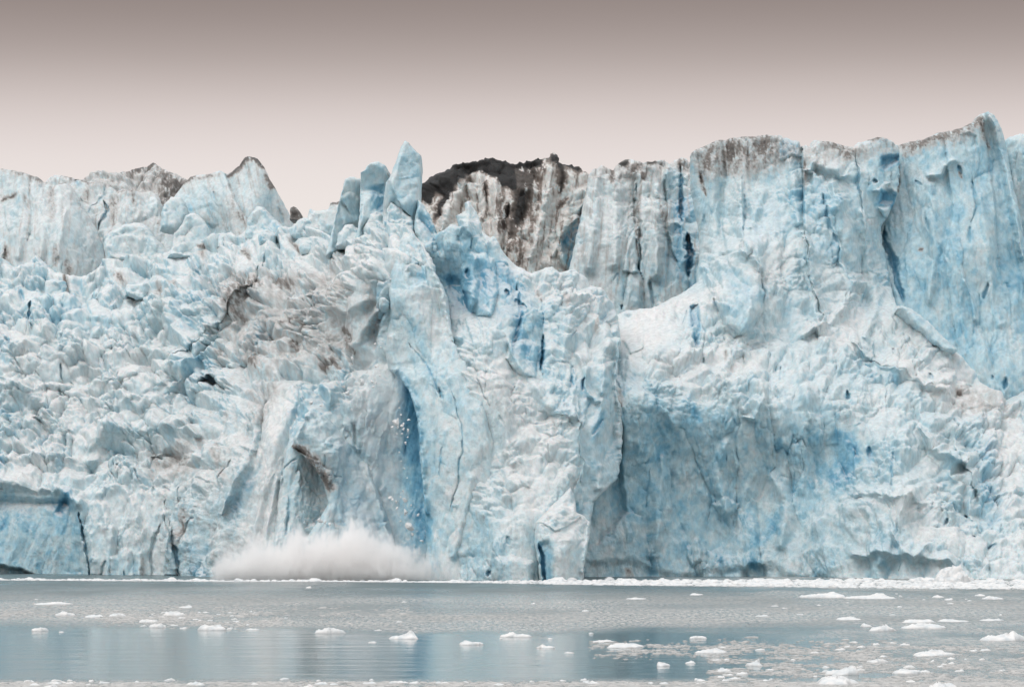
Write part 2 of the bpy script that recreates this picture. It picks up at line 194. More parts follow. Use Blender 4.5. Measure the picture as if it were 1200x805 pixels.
# relief strokes: kind, pieces, points, width px, depth m, blue amount
STROKES = [
 # --- left skyline
 ('crack',['B'],[(125,216),(120,231),(107,241),(101,250)],2.6,2.2,1.0),
 ('crack',['B'],[(120,233),(126,244),(119,255),(112,267)],3.0,3.2,1.5),
 ('crack',['B'],[(126,243),(134,231)],1.6,1.2,.6),
 ('crack',['B'],[(88,211),(91,219)],3.5,1.2,1.0),
 ('fault',['B'],[(150,225),(142,250),(148,290)],30,1.2),
 ('crack',['A'],[(66,285),(65,312)],2.0,1.0,.0),
 ('ridge',['A'],[(76,250),(70,281),(68,300)],5,1.3),
 ('ridge',['A'],[(25,228),(27,260),(22,300)],7,1.2),('crack',['A'],[(60,212),(61,250)],3,.9,.1),
 ('crack',['A'],[(0,234),(12,231),(24,225)],2.5,1.0,.0),('crack',['A'],[(7,290),(9,318)],4,2.0,.2),
 ('fault',['D'],[(262,200),(270,225),(283,250),(300,275),(312,300)][::-1],60,4.0),
 ('crack',['D'],[(250,224),(251,233)],2.5,2.0,.6),('crack',['D'],[(274,216),(282,216)],1.6,.8,.2),
 ('crack',['D'],[(215,236),(217,250)],2,1.2,.6),('crack',['D'],[(328,240),(334,262)],2,1.4,.8),
 ('poly',['D'],[(240,262),(256,262),(254,284),(246,284)],4,-2.2),
 ('crack',['K2'],[(421,262),(424,240)],2,1.5,.8),
 ('poly',['K2'],[(431,222),(440,214),(452,216),(454,244),(444,247),(432,240)],6,-.8),
 ('fault',['K3'],[(404,212),(402,230),(406,240)],16,1.0),('poly',['K3'],[(400,232),(412,224),(422,232),(424,262),(404,264)],5,.6),
 ('ridge',['K1'],[(468,185),(462,210),(456,240)],6,.7),('fault',['K1'],[(456,215),(464,235),(476,250),(483,262)][::-1],24,-1.3),
 # --- slope, left half
 ('crack',['L'],[(38,352),(33,368),(41,388)],3.4,3.2,.9),('crack',['L'],[(22,335),(26,352)],4,2.0,.8),
 ('poly',['L'],[(44,405),(54,399),(66,401),(70,410),(60,416),(48,414)],3,-1.6),
 ('crack',['L'],[(70,425),(71,444)],2.2,2.8,.9),('crack',['L'],[(68,452),(71,465)],2.0,2.8,.9),('crack',['L'],[(79,441),(83,446)],2,2,.4),
 ('poly',['L'],[(37,491),(48,491),(58,500),(63,506),(52,508),(43,503)],3,-3.4),
 ('poly',['L'],[(110,375),(118,368),(128,370),(128,382),(118,387)],4,-2.2),('poly',['L'],[(130,350),(144,352),(142,358),(132,360)],3,-1.5),
 ('crack',['L'],[(50,360),(53,373)],2.2,1.8,1.0),('crack',['L'],[(72,355),(74,365)],2,1.5,.8),
 ('poly',['L'],[(182,394),(194,398),(198,404),(188,403)],2.5,-2.2),('crack',['L'],[(150,425),(162,425)],2,1.8,.6),
 ('poly',['L'],[(120,408),(136,402),(134,412),(124,420)],3,-1.6),
 ('poly',['L'],[(234,456),(240,446),(250,438),(260,450),(274,458),(264,459),(248,452)],4.6,-4.5),
 ('crack',['L'],[(231,395),(238,403),(247,407)],2,2.2,.5),('crack',['L'],[(275,422),(287,428)],1.8,2.0,.4),
 ('poly',['L'],[(288,342),(300,342),(310,352),(315,372),(308,378),(292,372),(286,352)],4,-2.2),
 ('poly',['L'],[(312,390),(320,392),(323,400),(314,400)],2.5,-2.6),('poly',['L'],[(352,342),(370,336),(378,350),(376,368),(362,360)],5,-1.8),
 ('crack',['L'],[(297,410),(303,402)],2.2,2.0,.5),('crack',['L'],[(247,382),(248,400)],1.8,1.6,.3),
 ('crack',['L'],[(345,400),(350,410)],2.2,1.4,.2),
 ('fault',['L'],[(225,400),(262,372),(290,335),(300,320)],46,1.2),('ridge',['L'],[(200,450),(232,405),(262,370),(290,330)],9,1.8),
 ('ridge',['L'],[(385,470),(396,430),(420,392),(440,365)],8,1.6),('ridge',['L'],[(385,300),(372,340),(400,365),(430,352)],9,1.4),
 ('poly',['L'],[(425,345),(440,325),(455,320),(460,370),(452,405),(436,420),(424,390)],12,-1.4),
 ('crack',['L'],[(284,478),(281,500),(279,512)],2.6,3.4,.4),('ridge',['L'],[(300,455),(287,490),(284,540),(262,600)],7,2.2),
 ('crack',['L'],[(272,538),(262,552),(258,562)],2.0,1.8,.3),('crack',['L'],[(196,466),(205,492),(207,505)],2.4,1.6,.6),
 ('poly',['L'],[(226,512),(236,508),(238,528),(230,532)],3,-2.6),('ridge',['L'],[(209,492),(220,496),(230,510)],5,1.4),
 ('poly',['L'],[(170,528),(200,522),(224,536),(222,552),(190,556),(172,546)],8,-2.2),
 ('crack',['L'],[(133,524),(134,550)],2,2.2,.4),('poly',['L'],[(135,545),(144,545),(142,552),(136,553)],2,-2.2),('crack',['L'],[(158,553),(163,565)],2,2,.3),
 ('crack',['L'],[(180,570),(184,585)],2,1.8,.5),
 ('poly',['L'],[(192,588),(198,584),(200,604),(206,612),(212,622),(203,622),(197,606)],3,-3.2),
 ('crack',['L'],[(209,620),(213,650),(217,680)],3.2,2.6,.7),('crack',['L'],[(215,640),(224,618),(233,606)],2.6,1.8,.1),('crack',['L'],[(210,570),(211,588)],1.8,2,.5),
 ('crack',['L'],[(178,680),(176,650),(185,625),(190,612)],2.8,1.6,.0),('fault',['L'],[(196,612),(201,640),(206,680)],14,1.6),
 ('ridge',['L'],[(192,604),(198,640),(204,680)],5,1.4),('poly',['L'],[(196,622),(206,622),(212,650),(213,690),(186,690),(188,650)],7,2.0),
 ('crack',['L'],[(124,655),(118,668),(113,680)],2.6,2.0,.6),('crack',['L'],[(144,665),(147,690)],3.4,1.2,.9),('crack',['L'],[(135,622),(134,634)],2.6,1.2,.6),
 ('poly',['L'],[(128,650),(140,642),(155,645),(158,690),(128,690)],8,1.4),
 ('ridge',['L'],[(-290,565),(0,566),(40,568),(70,572),(92,590)],7,1.2),
 ('poly',['L'],[(-290,578),(60,578),(84,582),(92,600),(98,640),(103,690),(-290,690)],9,-2.2),
 ('poly',['L'],[(60,600),(74,578),(84,576),(82,592),(72,606)],4,-1.8),
 ('crack',['L'],[(91,598),(97,625),(101,655),(103,690)],3.4,3.2,.5),
 ('poly',['L'],[(-290,660),(0,660),(25,664),(42,672),(40,695),(-290,695)],3,-5.5),
 ('fault',['L'],[(355,460),(340,500),(330,560),(322,640)],40,1.4),
 ('ridge',['L'],[(345,470),(322,510),(300,600),(285,670)],10,.6),('ridge',['L'],[(300,530),(285,580),(262,660)],6,.35),('ridge',['L'],[(325,560),(312,620),(302,680)],4,.6),
 ('crack',['L'],[(338,580),(336,600),(333,640)],2.2,1.8,1.0),('crack',['L'],[(330,548),(348,540)],2,1.0,1.0),
 ('crack',['L'],[(232,655),(228,672)],2,1.4,.6),('crack',['L'],[(243,650),(250,662)],2,1.2,.6),
 ('poly',['L'],[(410,495),(418,492),(423,510),(420,528),(412,520)],3,-3.0),
 # --- toppling block
 ('ridge',['N'],[(357,488),(345,515),(360,530),(375,555)],5,1.2),('fault',['N'],[(395,572),(386,555),(372,540),(352,530)],24,2.2),
 ('crack',['N'],[(382,530),(380,560)],1.6,1.0,.3),('crack',['N'],[(382,557),(402,560)],1.6,1.0,.8),('ridge',['N'],[(430,545),(448,600),(462,650)],5,1.2),
 # --- pillar
 ('ridge',['Pw'],[(492,285),(518,335),(526,375),(532,402)],4,1.4),('poly',['Pw'],[(476,325),(484,310),(494,305),(502,330),(498,334),(482,330)],5,-1.2),
 ('fault',['Pw'],[(466,345),(480,332),(504,336)],30,-1.2),('crack',['Pw'],[(475,400),(492,418),(505,436),(518,470)],2.0,1.2,.7),
 ('crack',['Pw'],[(527,450),(535,480),(542,505),(542,530),(538,545),(538,565),(530,590),(526,612)],1.7,1.2,1.0),('crack',['Pw'],[(514,452),(519,470)],3,1.3,1.),
 ('ridge',['Pw'],[(470,445),(485,475),(492,530),(498,600)],5,1.5),('ridge',['Pw'],[(455,395),(462,440)],6,1.0),
 ('crack',['Pw'],[(518,520),(516,560)],2.2,.9,.9),('crack',['Pw'],[(574,622),(575,650)],2.2,1.4,.7),('crack',['Pw','Q'],[(572,668),(573,676)],2.4,2.2,1.0),
 ('ridge',['Pw'],[(530,650),(545,600),(552,560)],8,.8),
 # --- headland
 ('poly',['Q'],[(519,327),(528,320),(540,326),(546,336),(544,362),(537,361),(526,352)],4,-2.2),('crack',['Q'],[(549,314),(550,328)],3.2,3.0,1.4),
 ('crack',['Q'],[(545,340),(543,360)],4.5,2.2,1.2),('ridge',['Q'],[(554,300),(552,340),(548,358)],5,2.2),('poly',['Q'],[(553,300),(566,296),(580,302),(584,340),(576,368),(556,366),(546,356)],9,2.0),
 ('poly',['Q'],[(535,275),(545,272),(550,282),(543,290),(535,284)],3,-1.8),('crack',['Q'],[(553,292),(554,278)],2,1.4,.6),
 ('fault',['Q'],[(566,270),(560,290),(556,300)],10,1.2),('ridge',['Q'],[(549,236),(547,258),(550,272)],6,1.4),
 ('fault',['Q'],[(494,262),(506,272),(512,290)][::-1],12,1.8),('crack',['Q'],[(592,340),(597,348)],4,1.6,.8),
 ('crack',['Q'],[(612,355),(616,366)],4,1.6,.9),('crack',['Q'],[(604,350),(612,358)],4,1.3,.8),
 ('crack',['Q'],[(638,388),(637,405),(634,436)],3.0,3.6,1.5),('crack',['Q'],[(637,345),(639,385)],2,1.0,.5),('fault',['Q'],[(638,385),(636,432)],26,1.0),
 ('crack',['Q'],[(675,388),(668,397)],2.0,1.6,.7),('crack',['Q'],[(671,425),(670,450)],3.4,1.4,1.0),('crack',['Q'],[(687,440),(682,458)],3.6,1.8,.9),
 ('fault',['Q'],[(642,480),(660,484),(676,490)],14,.8),('crack',['Q'],[(708,490),(698,510)],3.2,1.2,.9),('crack',['Q'],[(661,462),(661,480)],1.3,.8,.6),
 ('ridge',['Q'],[(724,400),(723,455),(730,480),(730,540)],4,1.6),('ridge',['Q'],[(676,410),(686,425),(690,455),(700,470)],4,1.0),
 ('crack',['Q'],[(558,440),(566,460),(575,475)],1.5,1.2,.7),('crack',['Q'],[(585,485),(592,500)],1.5,1.0,.4),
 ('poly',['Q'],[(676,586),(686,584),(686,600),(680,604),(675,598)],2.5,-1.4),('ridge',['Q'],[(600,400),(612,425),(640,470),(680,495),(688,530),(690,560)],7,1.2),
 ('fault',['Q'],[(680,560),(688,530),(687,505),(680,495)],30,-.9),
 ('poly',['Q'],[(592,420),(600,400),(618,396),(632,404),(628,440),(610,436)],7,1.3),
 ('crack',['Q'],[(596,630),(598,640)],4,.9,.7),('poly',['Q'],[(580,655),(600,650),(625,658),(625,690),(580,690)],8,1.6),
 ('crack',['T'],[(630,636),(636,650),(637,665),(641,690)],4,2.6,1.3),('poly',['T'],[(630,634),(644,632),(650,645),(650,690),(634,690)],3,-1.8),
 ('fault',['T'],[(630,612),(650,622),(664,616),(676,608)],12,.45),('ridge',['T'],[(690,615),(688,645),(682,685)],3,.8),
 # --- black capped and fluted cliffs
 ('poly',['R'],[(652,285),(663,268),(674,255),(684,236),(690,240),(676,320),(668,318),(660,300)],4,-6.0),('ridge',['R'],[(646,300),(652,290),(664,310)],4,1.5),
 ('ridge',['R'],[(648,184),(646,210),(640,240),(622,300)],8,2.0),('crack',['R'],[(675,205),(678,215),(680,226)],1.8,1.4,.0),('fault',['R'],[(664,232),(650,262),(655,285)],26,1.4),
 ('ridge',['R'],[(545,205),(532,235),(518,275)],6,1.8),('ridge',['R'],[(560,198),(562,240),(566,290)],8,1.6),('crack',['R'],[(572,212),(570,235),(568,250)],2.4,1.8,.0),
 ('crack',['R'],[(596,240),(590,275),(588,300)],3,2.0,.0),('ridge',['R'],[(580,210),(582,260),(580,300)],6,1.4),('ridge',['R'],[(610,240),(606,300)],6,1.2),
 ('crack',['S'],[(746,210),(746,240),(749,270),(750,300),(751,322)],4.4,5.0,.7),('fault',['S'],[(745,212),(746,250),(749,300),(752,318)],18,2.4),
 ('crack',['S'],[(797,190),(799,230),(800,262)],3.6,3.5,1.0),('crack',['S'],[(806,270),(808,300),(808,325)],7,6.5,1.6),
 ('poly',['S'],[(748,262),(740,272),(734,290),(730,318),(748,318),(751,290)],3,1.6),('crack',['S'],[(745,264),(737,276),(732,300)],1.6,.9,.5),
 ('crack',['S'],[(702,226),(704,240)],2,1.0,.0),('crack',['S'],[(714,265),(711,280)],1.8,.9,.0),('ridge',['S'],[(720,215),(722,260),(720,310)],9,1.4),
 ('ridge',['S'],[(783,195),(776,215),(772,260),(770,320)],7,1.8),('fault',['S'],[(778,200),(784,230),(782,270),(792,300)],20,1.8),
 ('ridge',['S'],[(700,205),(696,250),(690,310)],9,1.6),('poly',['S'],[(735,325),(744,308),(752,316),(756,340),(754,372),(728,372)],5,2.0),
 ('crack',['S'],[(730,356),(728,364)],3,1.8,.8),('crack',['S'],[(762,325),(766,358)],3,2.0,.4),('poly',['S'],[(760,330),(764,322),(776,330),(776,356),(764,358)],2,-1.6),
 ('ridge',['S'],[(752,188),(768,205),(770,225)],6,1.5),('crack',['S'],[(718,330),(724,322),(724,336)],2,1.0,.8),
 ('poly',['S'],[(780,268),(790,258),(800,266),(800,300),(792,330),(780,340)],5,-1.4),
 # --- right face
 ('ridge',['M'],[(846,294),(872,293),(886,289),(892,310)],9,2.6),('poly',['M'],[(826,330),(846,300),(884,290),(893,318),(896,365),(870,392),(848,378),(838,350)],10,2.4),
 ('poly',['M'],[(848,382),(870,322),(880,314),(892,318),(896,365),(880,388),(860,394)],6,1.6),
 ('poly',['M'],[(806,358),(821,355),(822,375),(819,408),(813,408),(810,380)],2.2,-4.5),('crack',['M'],[(804,360),(800,378)],2,2,1.0),('crack',['M'],[(839,352),(842,366)],2.6,3.0,.9),
 ('crack',['M'],[(822,422),(824,432)],2.4,3.2,1.0),('crack',['M'],[(813,400),(816,408)],3,2,.6),
 ('ridge',['M'],[(735,366),(770,362),(800,346),(822,332)],7,1.0),('crack',['M'],[(893,320),(895,345),(894,365)],1.8,1.6,.6),
 ('poly',['M'],[(728,395),(745,388),(755,390),(754,405),(738,415)],5,1.2),
 ('crack',['M'],[(941,175),(942,222),(943,280)],2.6,2.4,.5),('fault',['M'],[(941,175),(943,225),(942,270),(950,320)],40,2.4),('poly',['M'],[(911,162),(938,166),(940,184),(912,186)],5,1.0),
 ('poly',['M'],[(942,202),(954,204),(952,218),(944,222)],2.5,-2.4),('ridge',['M'],[(944,200),(956,190),(975,196),(990,205)],5,1.5),
 ('crack',['M'],[(818,204),(821,214)],2.4,1.5,.0),('crack',['M'],[(824,218),(826,230)],2,1.2,.0),('crack',['M'],[(824,250),(822,290)],3.4,1.2,.6),
 ('fault',['M'],[(870,225),(873,280)],26,-1.4),('crack',['M'],[(872,228),(872,275)],3,1.4,.5),
 ('fault',['M'],[(940,285),(950,320),(965,370),(958,400)],30,1.4),('ridge',['M'],[(938,275),(944,300),(955,340),(960,390)],7,1.8),
 ('ridge',['M'],[(985,290),(1000,345),(975,375),(940,395)],6,1.4),('ridge',['M'],[(880,360),(870,400),(850,430)],8,1.2),
 ('crack',['M'],[(912,330),(910,345)],3,1.0,.4),('poly',['M'],[(905,335),(912,325),(910,355),(904,352)],3,-1.4),
 ('ridge',['M'],[(1010,250),(1020,300),(1030,350),(1015,390)],7,1.6),('crack',['M'],[(1012,300),(1014,320)],2,1.0,.4),
 ('poly',['M'],[(1028,188),(1040,184),(1052,183),(1050,192),(1034,202),(1026,200)],3,-3.2),('poly',['M'],[(1028,226),(1038,220),(1054,232),(1054,246),(1040,241),(1028,240)],3,-3.6),
 ('crack',['M'],[(1020,213),(1026,215)],3.4,2.0,.9),('poly',['M'],[(1020,226),(1034,214),(1040,216),(1032,228)],3,1.4),('poly',['M'],[(1030,243),(1042,242),(1050,250),(1046,258),(1034,254)],3,1.6),
 ('crack',['W'],[(1036,262),(1038,285),(1044,305),(1052,330),(1060,356)],6,4.0,1.3),('crack',['W'],[(1052,190),(1052,225)],2.4,1.4,.1),
 ('crack',['W'],[(1087,255),(1088,272)],3.4,1.2,.8),('crack',['W'],[(1157,332),(1152,352)],3,1.4,1.0),('crack',['W'],[(1148,340),(1150,380)],1.6,.9,.5),
 ('ridge',['W'],[(1130,332),(1138,345),(1145,372)],4,1.2),('crack',['W'],[(1164,438),(1162,446)],4,1.0,.9),('crack',['W'],[(1178,442),(1176,458)],3.4,1.6,1.1),
 ('ridge',['W'],[(1160,130),(1172,150),(1180,190),(1190,240),(1200,300)],6,2.2),('fault',['W'],[(1172,300),(1163,220),(1156,160),(1153,136)],60,1.4),
 ('ridge',['W'],[(1088,206),(1102,205),(1112,192),(1120,188)],4,1.4),('crack',['W'],[(1122,192),(1128,203)],4,1.6,.8),('crack',['W'],[(1074,213),(1082,220)],3,1.0,.6),
 ('poly',['W'],[(1122,160),(1135,154),(1146,158),(1148,172),(1134,178),(1124,172)],5,-.9),('crack',['W'],[(1150,142),(1156,160),(1162,170)],2,1.0,.0),
 ('crack',['W'],[(1137,265),(1136,290)],4,.8,.6),('crack',['W'],[(1120,295),(1122,305)],2.4,.6,.5),('crack',['W'],[(1180,330),(1183,338)],2.4,.8,.7),
 ('ridge',['M'],[(868,215),(866,250),(874,285)],7,1.3),('ridge',['M'],[(895,222),(886,245),(880,270)],6,1.0),('ridge',['M'],[(925,190),(930,225),(936,262)],7,1.3),
 ('ridge',['M'],[(838,190),(834,240),(836,300)],8,1.1),('fault',['M'],[(850,160),(852,205),(846,260),(850,285)],22,1.3),('fault',['M'],[(893,175),(890,205),(880,222)],18,1.1),
 ('ridge',['M'],[(975,215),(985,250),(996,290),(1006,330)],8,1.4),('crack',['M'],[(962,225),(970,262),(985,300)],3,1.6,.5),('crack',['M'],[(1002,180),(1006,225),(1012,255)],3,1.8,.5),
 ('ridge',['M'],[(760,430),(778,465),(790,500)],8,1.0),('ridge',['M'],[(845,430),(862,460),(872,480)],7,1.1),('ridge',['M'],[(930,410),(940,450),(950,490)],7,1.0),('ridge',['M'],[(1080,480),(1105,520),(1120,560)],7,1.1),
 ('ridge',['M'],[(1120,500),(1135,540),(1142,600)],6,1.2),('ridge',['M'],[(1060,585),(1050,620),(1030,660)],8,1.0),('ridge',['M'],[(780,540),(772,600),(764,650)],8,.9),('ridge',['M'],[(850,520),(842,560),(850,600)],8,1.),('ridge',['M'],[(905,560),(925,590),(915,640)],8,1.0),
 ('fault',['W'],[(1110,185),(1118,240),(1108,300),(1118,380)],34,1.3),('ridge',['W'],[(1090,220),(1095,280),(1088,350)],8,.9),('ridge',['W'],[(1150,230),(1160,300),(1172,380)],8,.9),('crack',['W'],[(1140,200),(1144,240),(1138,262)],2.8,1.2,.6),('crack',['W'],[(1198,330),(1204,380),(1206,430)],2.8,1.2,.7),
 ('ridge',['L'],[(150,470),(190,440),(225,395)],9,1.3),('ridge',['L'],[(100,520),(150,500),(205,505)],9,1.2),('ridge',['L'],[(20,520),(60,535),(110,530)],9,1.2),('ridge',['L'],[(0,440),(50,470),(75,500)],9,1.3),('ridge',['L'],[(90,400),(125,440),(160,440)],8,1.2),
 ('ridge',['L'],[(270,300),(282,335),(276,380)],8,1.5),('ridge',['L'],[(330,310),(345,360),(336,420)],8,1.3),('ridge',['L'],[(120,590),(130,630),(122,680)],7,1.1),('ridge',['L'],[(150,575),(165,620),(162,680)],7,1.0),
 ('ridge',['Q'],[(655,330),(668,370),(660,420)],7,1.0),('ridge',['Q'],[(700,350),(710,400),(706,460)],7,1.2),('ridge',['Q'],[(705,470),(700,520),(706,570)],6,1.0),('ridge',['Q'],[(575,430),(590,480),(600,540)],8,.8),('crack',['Q'],[(606,330),(611,370),(605,410)],2.8,1.4,.8),
 ('ridge',['A'],[(45,215),(50,250),(46,300)],7,.9),('crack',['A'],[(34,212),(37,245),(33,290)],2.8,1.2,.3),
 ('poly',['M'],[(684,655),(740,650),(765,662),(800,668),(830,660),(870,664),(905,655),(925,670),(960,672),(1000,675),(1000,705),(684,705)],14,-1.1),('poly',['L'],[(100,672),(215,674),(215,700),(100,700)],4.6,-1.5),
 # --- undercut, lower right
 ('poly',['M'],[(758,542),(764,534),(776,532),(786,522),(800,512),(815,480),(830,474),(860,484),(880,492),(895,488),(920,500),(940,510),(952,508),(975,494),(985,500),(1000,505),(1012,520),(1010,545),(1000,566),(985,575),(970,590),(955,605),(940,640),(940,700),(690,700),(694,640),(735,610),(757,595)],34,-.4),
 ('poly',['M'],[(805,640),(813,630),(820,630),(824,655),(812,662),(805,650)],5,1.0),('poly',['M'],[(868,670),(880,660),(896,660),(903,672),(902,700),(866,700)],8,-1.3),
 ('crack',['M'],[(763,545),(757,600)],1.8,1.0,.3),('poly',['M'],[(835,590),(850,582),(866,590),(860,602),(845,604)],5,1.2),
 ('ridge',['M'],[(895,470),(884,490),(872,488)],3,1.4),('ridge',['M'],[(1000,577),(1010,574),(1045,576),(1070,580),(1080,590)],6,1.6),
 ('poly',['M'],[(990,592),(1000,576),(1045,574),(1072,578),(1084,600),(1110,620),(1160,650),(1160,700),(960,700),(965,640)],12,2.0),
 ('crack',['M'],[(1047,528),(1045,560),(1044,572)],2.4,1.4,.9),('crack',['M'],[(1019,520),(1017,536)],4.4,1.4,1.0),
 ('poly',['M'],[(1022,540),(1045,538),(1046,570),(1020,572)],4,-1.2),('ridge',['M'],[(1080,500),(1104,525),(1120,538),(1135,540)],5,1.8),('fault',['M'],[(1135,540),(1137,560),(1143,575)],16,1.4),
 ('ridge',['M'],[(1000,400),(1040,425),(1080,448),(1105,460)],6,1.6),('fault',['M'],[(1105,460),(1080,448),(1040,425),(1010,410)],18,-.7),
 ('crack',['M'],[(1046,400),(1049,412)],3,2.4,.9),('crack',['M'],[(1062,402),(1060,412)],2.4,1.4,.4),('crack',['M'],[(1090,434),(1093,446)],3.2,2.,.9),('crack',['M'],[(1136,447),(1146,446)],2.4,1.4,.1),
 ('crack',['M'],[(1122,620),(1126,624)],3.4,2,.9),('crack',['M'],[(1138,628),(1144,629)],3.2,2,.9),('crack',['M'],[(1158,636),(1168,638)],3.2,2,.9),('crack',['M'],[(1106,612),(1110,616)],3.4,1.8,.9),
 ('crack',['M'],[(1136,594),(1133,600)],3.2,1.8,.8),('ridge',['M'],[(1000,650),(1040,645),(1080,650),(1120,660)],5,1.2),('crack',['M'],[(1050,668),(1056,660)],1.4,1.0,.3),
 ('ridge',['M'],[(1084,640),(1070,655),(1055,640),(1045,622)],4,1.2),('crack',['M'],[(916,428),(914,445)],2,1.2,.8),('crack',['M'],[(992,458),(996,466)],3.6,2,.9),
 ('crack',['M'],[(930,548),(931,560),(928,590)],1.6,.8,.5),
 ('poly',['M'],[(700,440),(720,470),(735,500),(740,600),(700,640),(680,600)],8,-2.0),
]
RUB = [(['L'],[(LEFT,560),(200,560),(260,470),(260,700),(LEFT,700)],30,-.55),(['L'],[(262,470),(300,440),(350,470),(345,700),(250,700),(262,560)],16,-.95),
 (['L'],[(440,430),(510,430),(510,700),(440,700)],10,-1.),(['Q'],[(545,415),(600,410),(640,470),(690,500),(690,560),(640,600),(600,600),(570,520)],16,.12),
 (['Q'],[(640,312),(720,345),(726,420),(690,430),(650,360)],12,.15),(['Q'],[(490,300),(640,340),(640,440),(560,410)],10,-.4),(['Q'],[(600,600),(690,600),(690,700),(560,700)],12,-.5),(['Q'],[(640,430),(730,420),(730,600),(690,590),(690,500)],10,-.5),(['M'],[(726,365),(800,346),(830,330),(900,400),(1000,400),(1160,470),(1200,500),(1200,640),(1130,560),(1060,450),(900,440),(780,430),(730,400)],16,.25),
 (['M'],[(740,430),(830,425),(900,450),(880,480),(800,500),(740,490)],16,.3),(['M'],[(1060,395),(1130,415),(1190,470),(1200,640),(1130,640),(1060,600),(1140,520),(1100,460),(1040,420)],12,.4),(['M'],[(690,520),(1000,510),(1000,700),(690,700)],14,-.15)]
SMOOTH = [(['Q'],[(552,298),(566,294),(584,302),(588,350),(580,372),(550,370)],6,.45),(['S'],[(640,150),(850,150),(850,460),(640,460)],5,.62),(['R'],[(480,150),(700,150),(700,460),(480,460)],5,.8),(['L'],[(-300,574),(60,574),(86,578),(94,598),(100,640),(105,700),(-300,700)],6,.35),(['M'],[(824,215),(868,215),(872,300),(826,310)],10,.45),(['D'],[(262,205),(290,184),(320,215),(345,270),(340,320),(290,300)],8,.6),
 (['A'],[(74,252),(90,245),(118,290),(122,330),(70,330)],6,.85),(['W'],[(1060,330),(1150,330),(1150,470),(1060,440)],14,.6),(['W'],[(1122,180),(1180,150),(1210,300),(1160,320),(1130,260)],14,.6),
 (['L'],[(300,480),(345,460),(330,620),(290,690),(262,690)],12,.55),(['L'],[(440,430),(510,430),(510,690),(462,690)],8,.45),(['M'],[(850,320),(892,316),(894,385),(856,396)],6,.5),(['M'],[(715,366),(765,356),(800,340),(826,326),(836,345),(800,398),(740,420)],8,.5),
 (['Q'],[(605,430),(640,436),(650,490),(610,470)],8,.5),(['Q'],[(592,400),(634,390),(634,436),(600,430)],6,.5),(['Q'],[(690,430),(728,430),(726,560),(694,580)],8,.6)]
Z = None
def loop(*p): return list(p)+[p[0]]
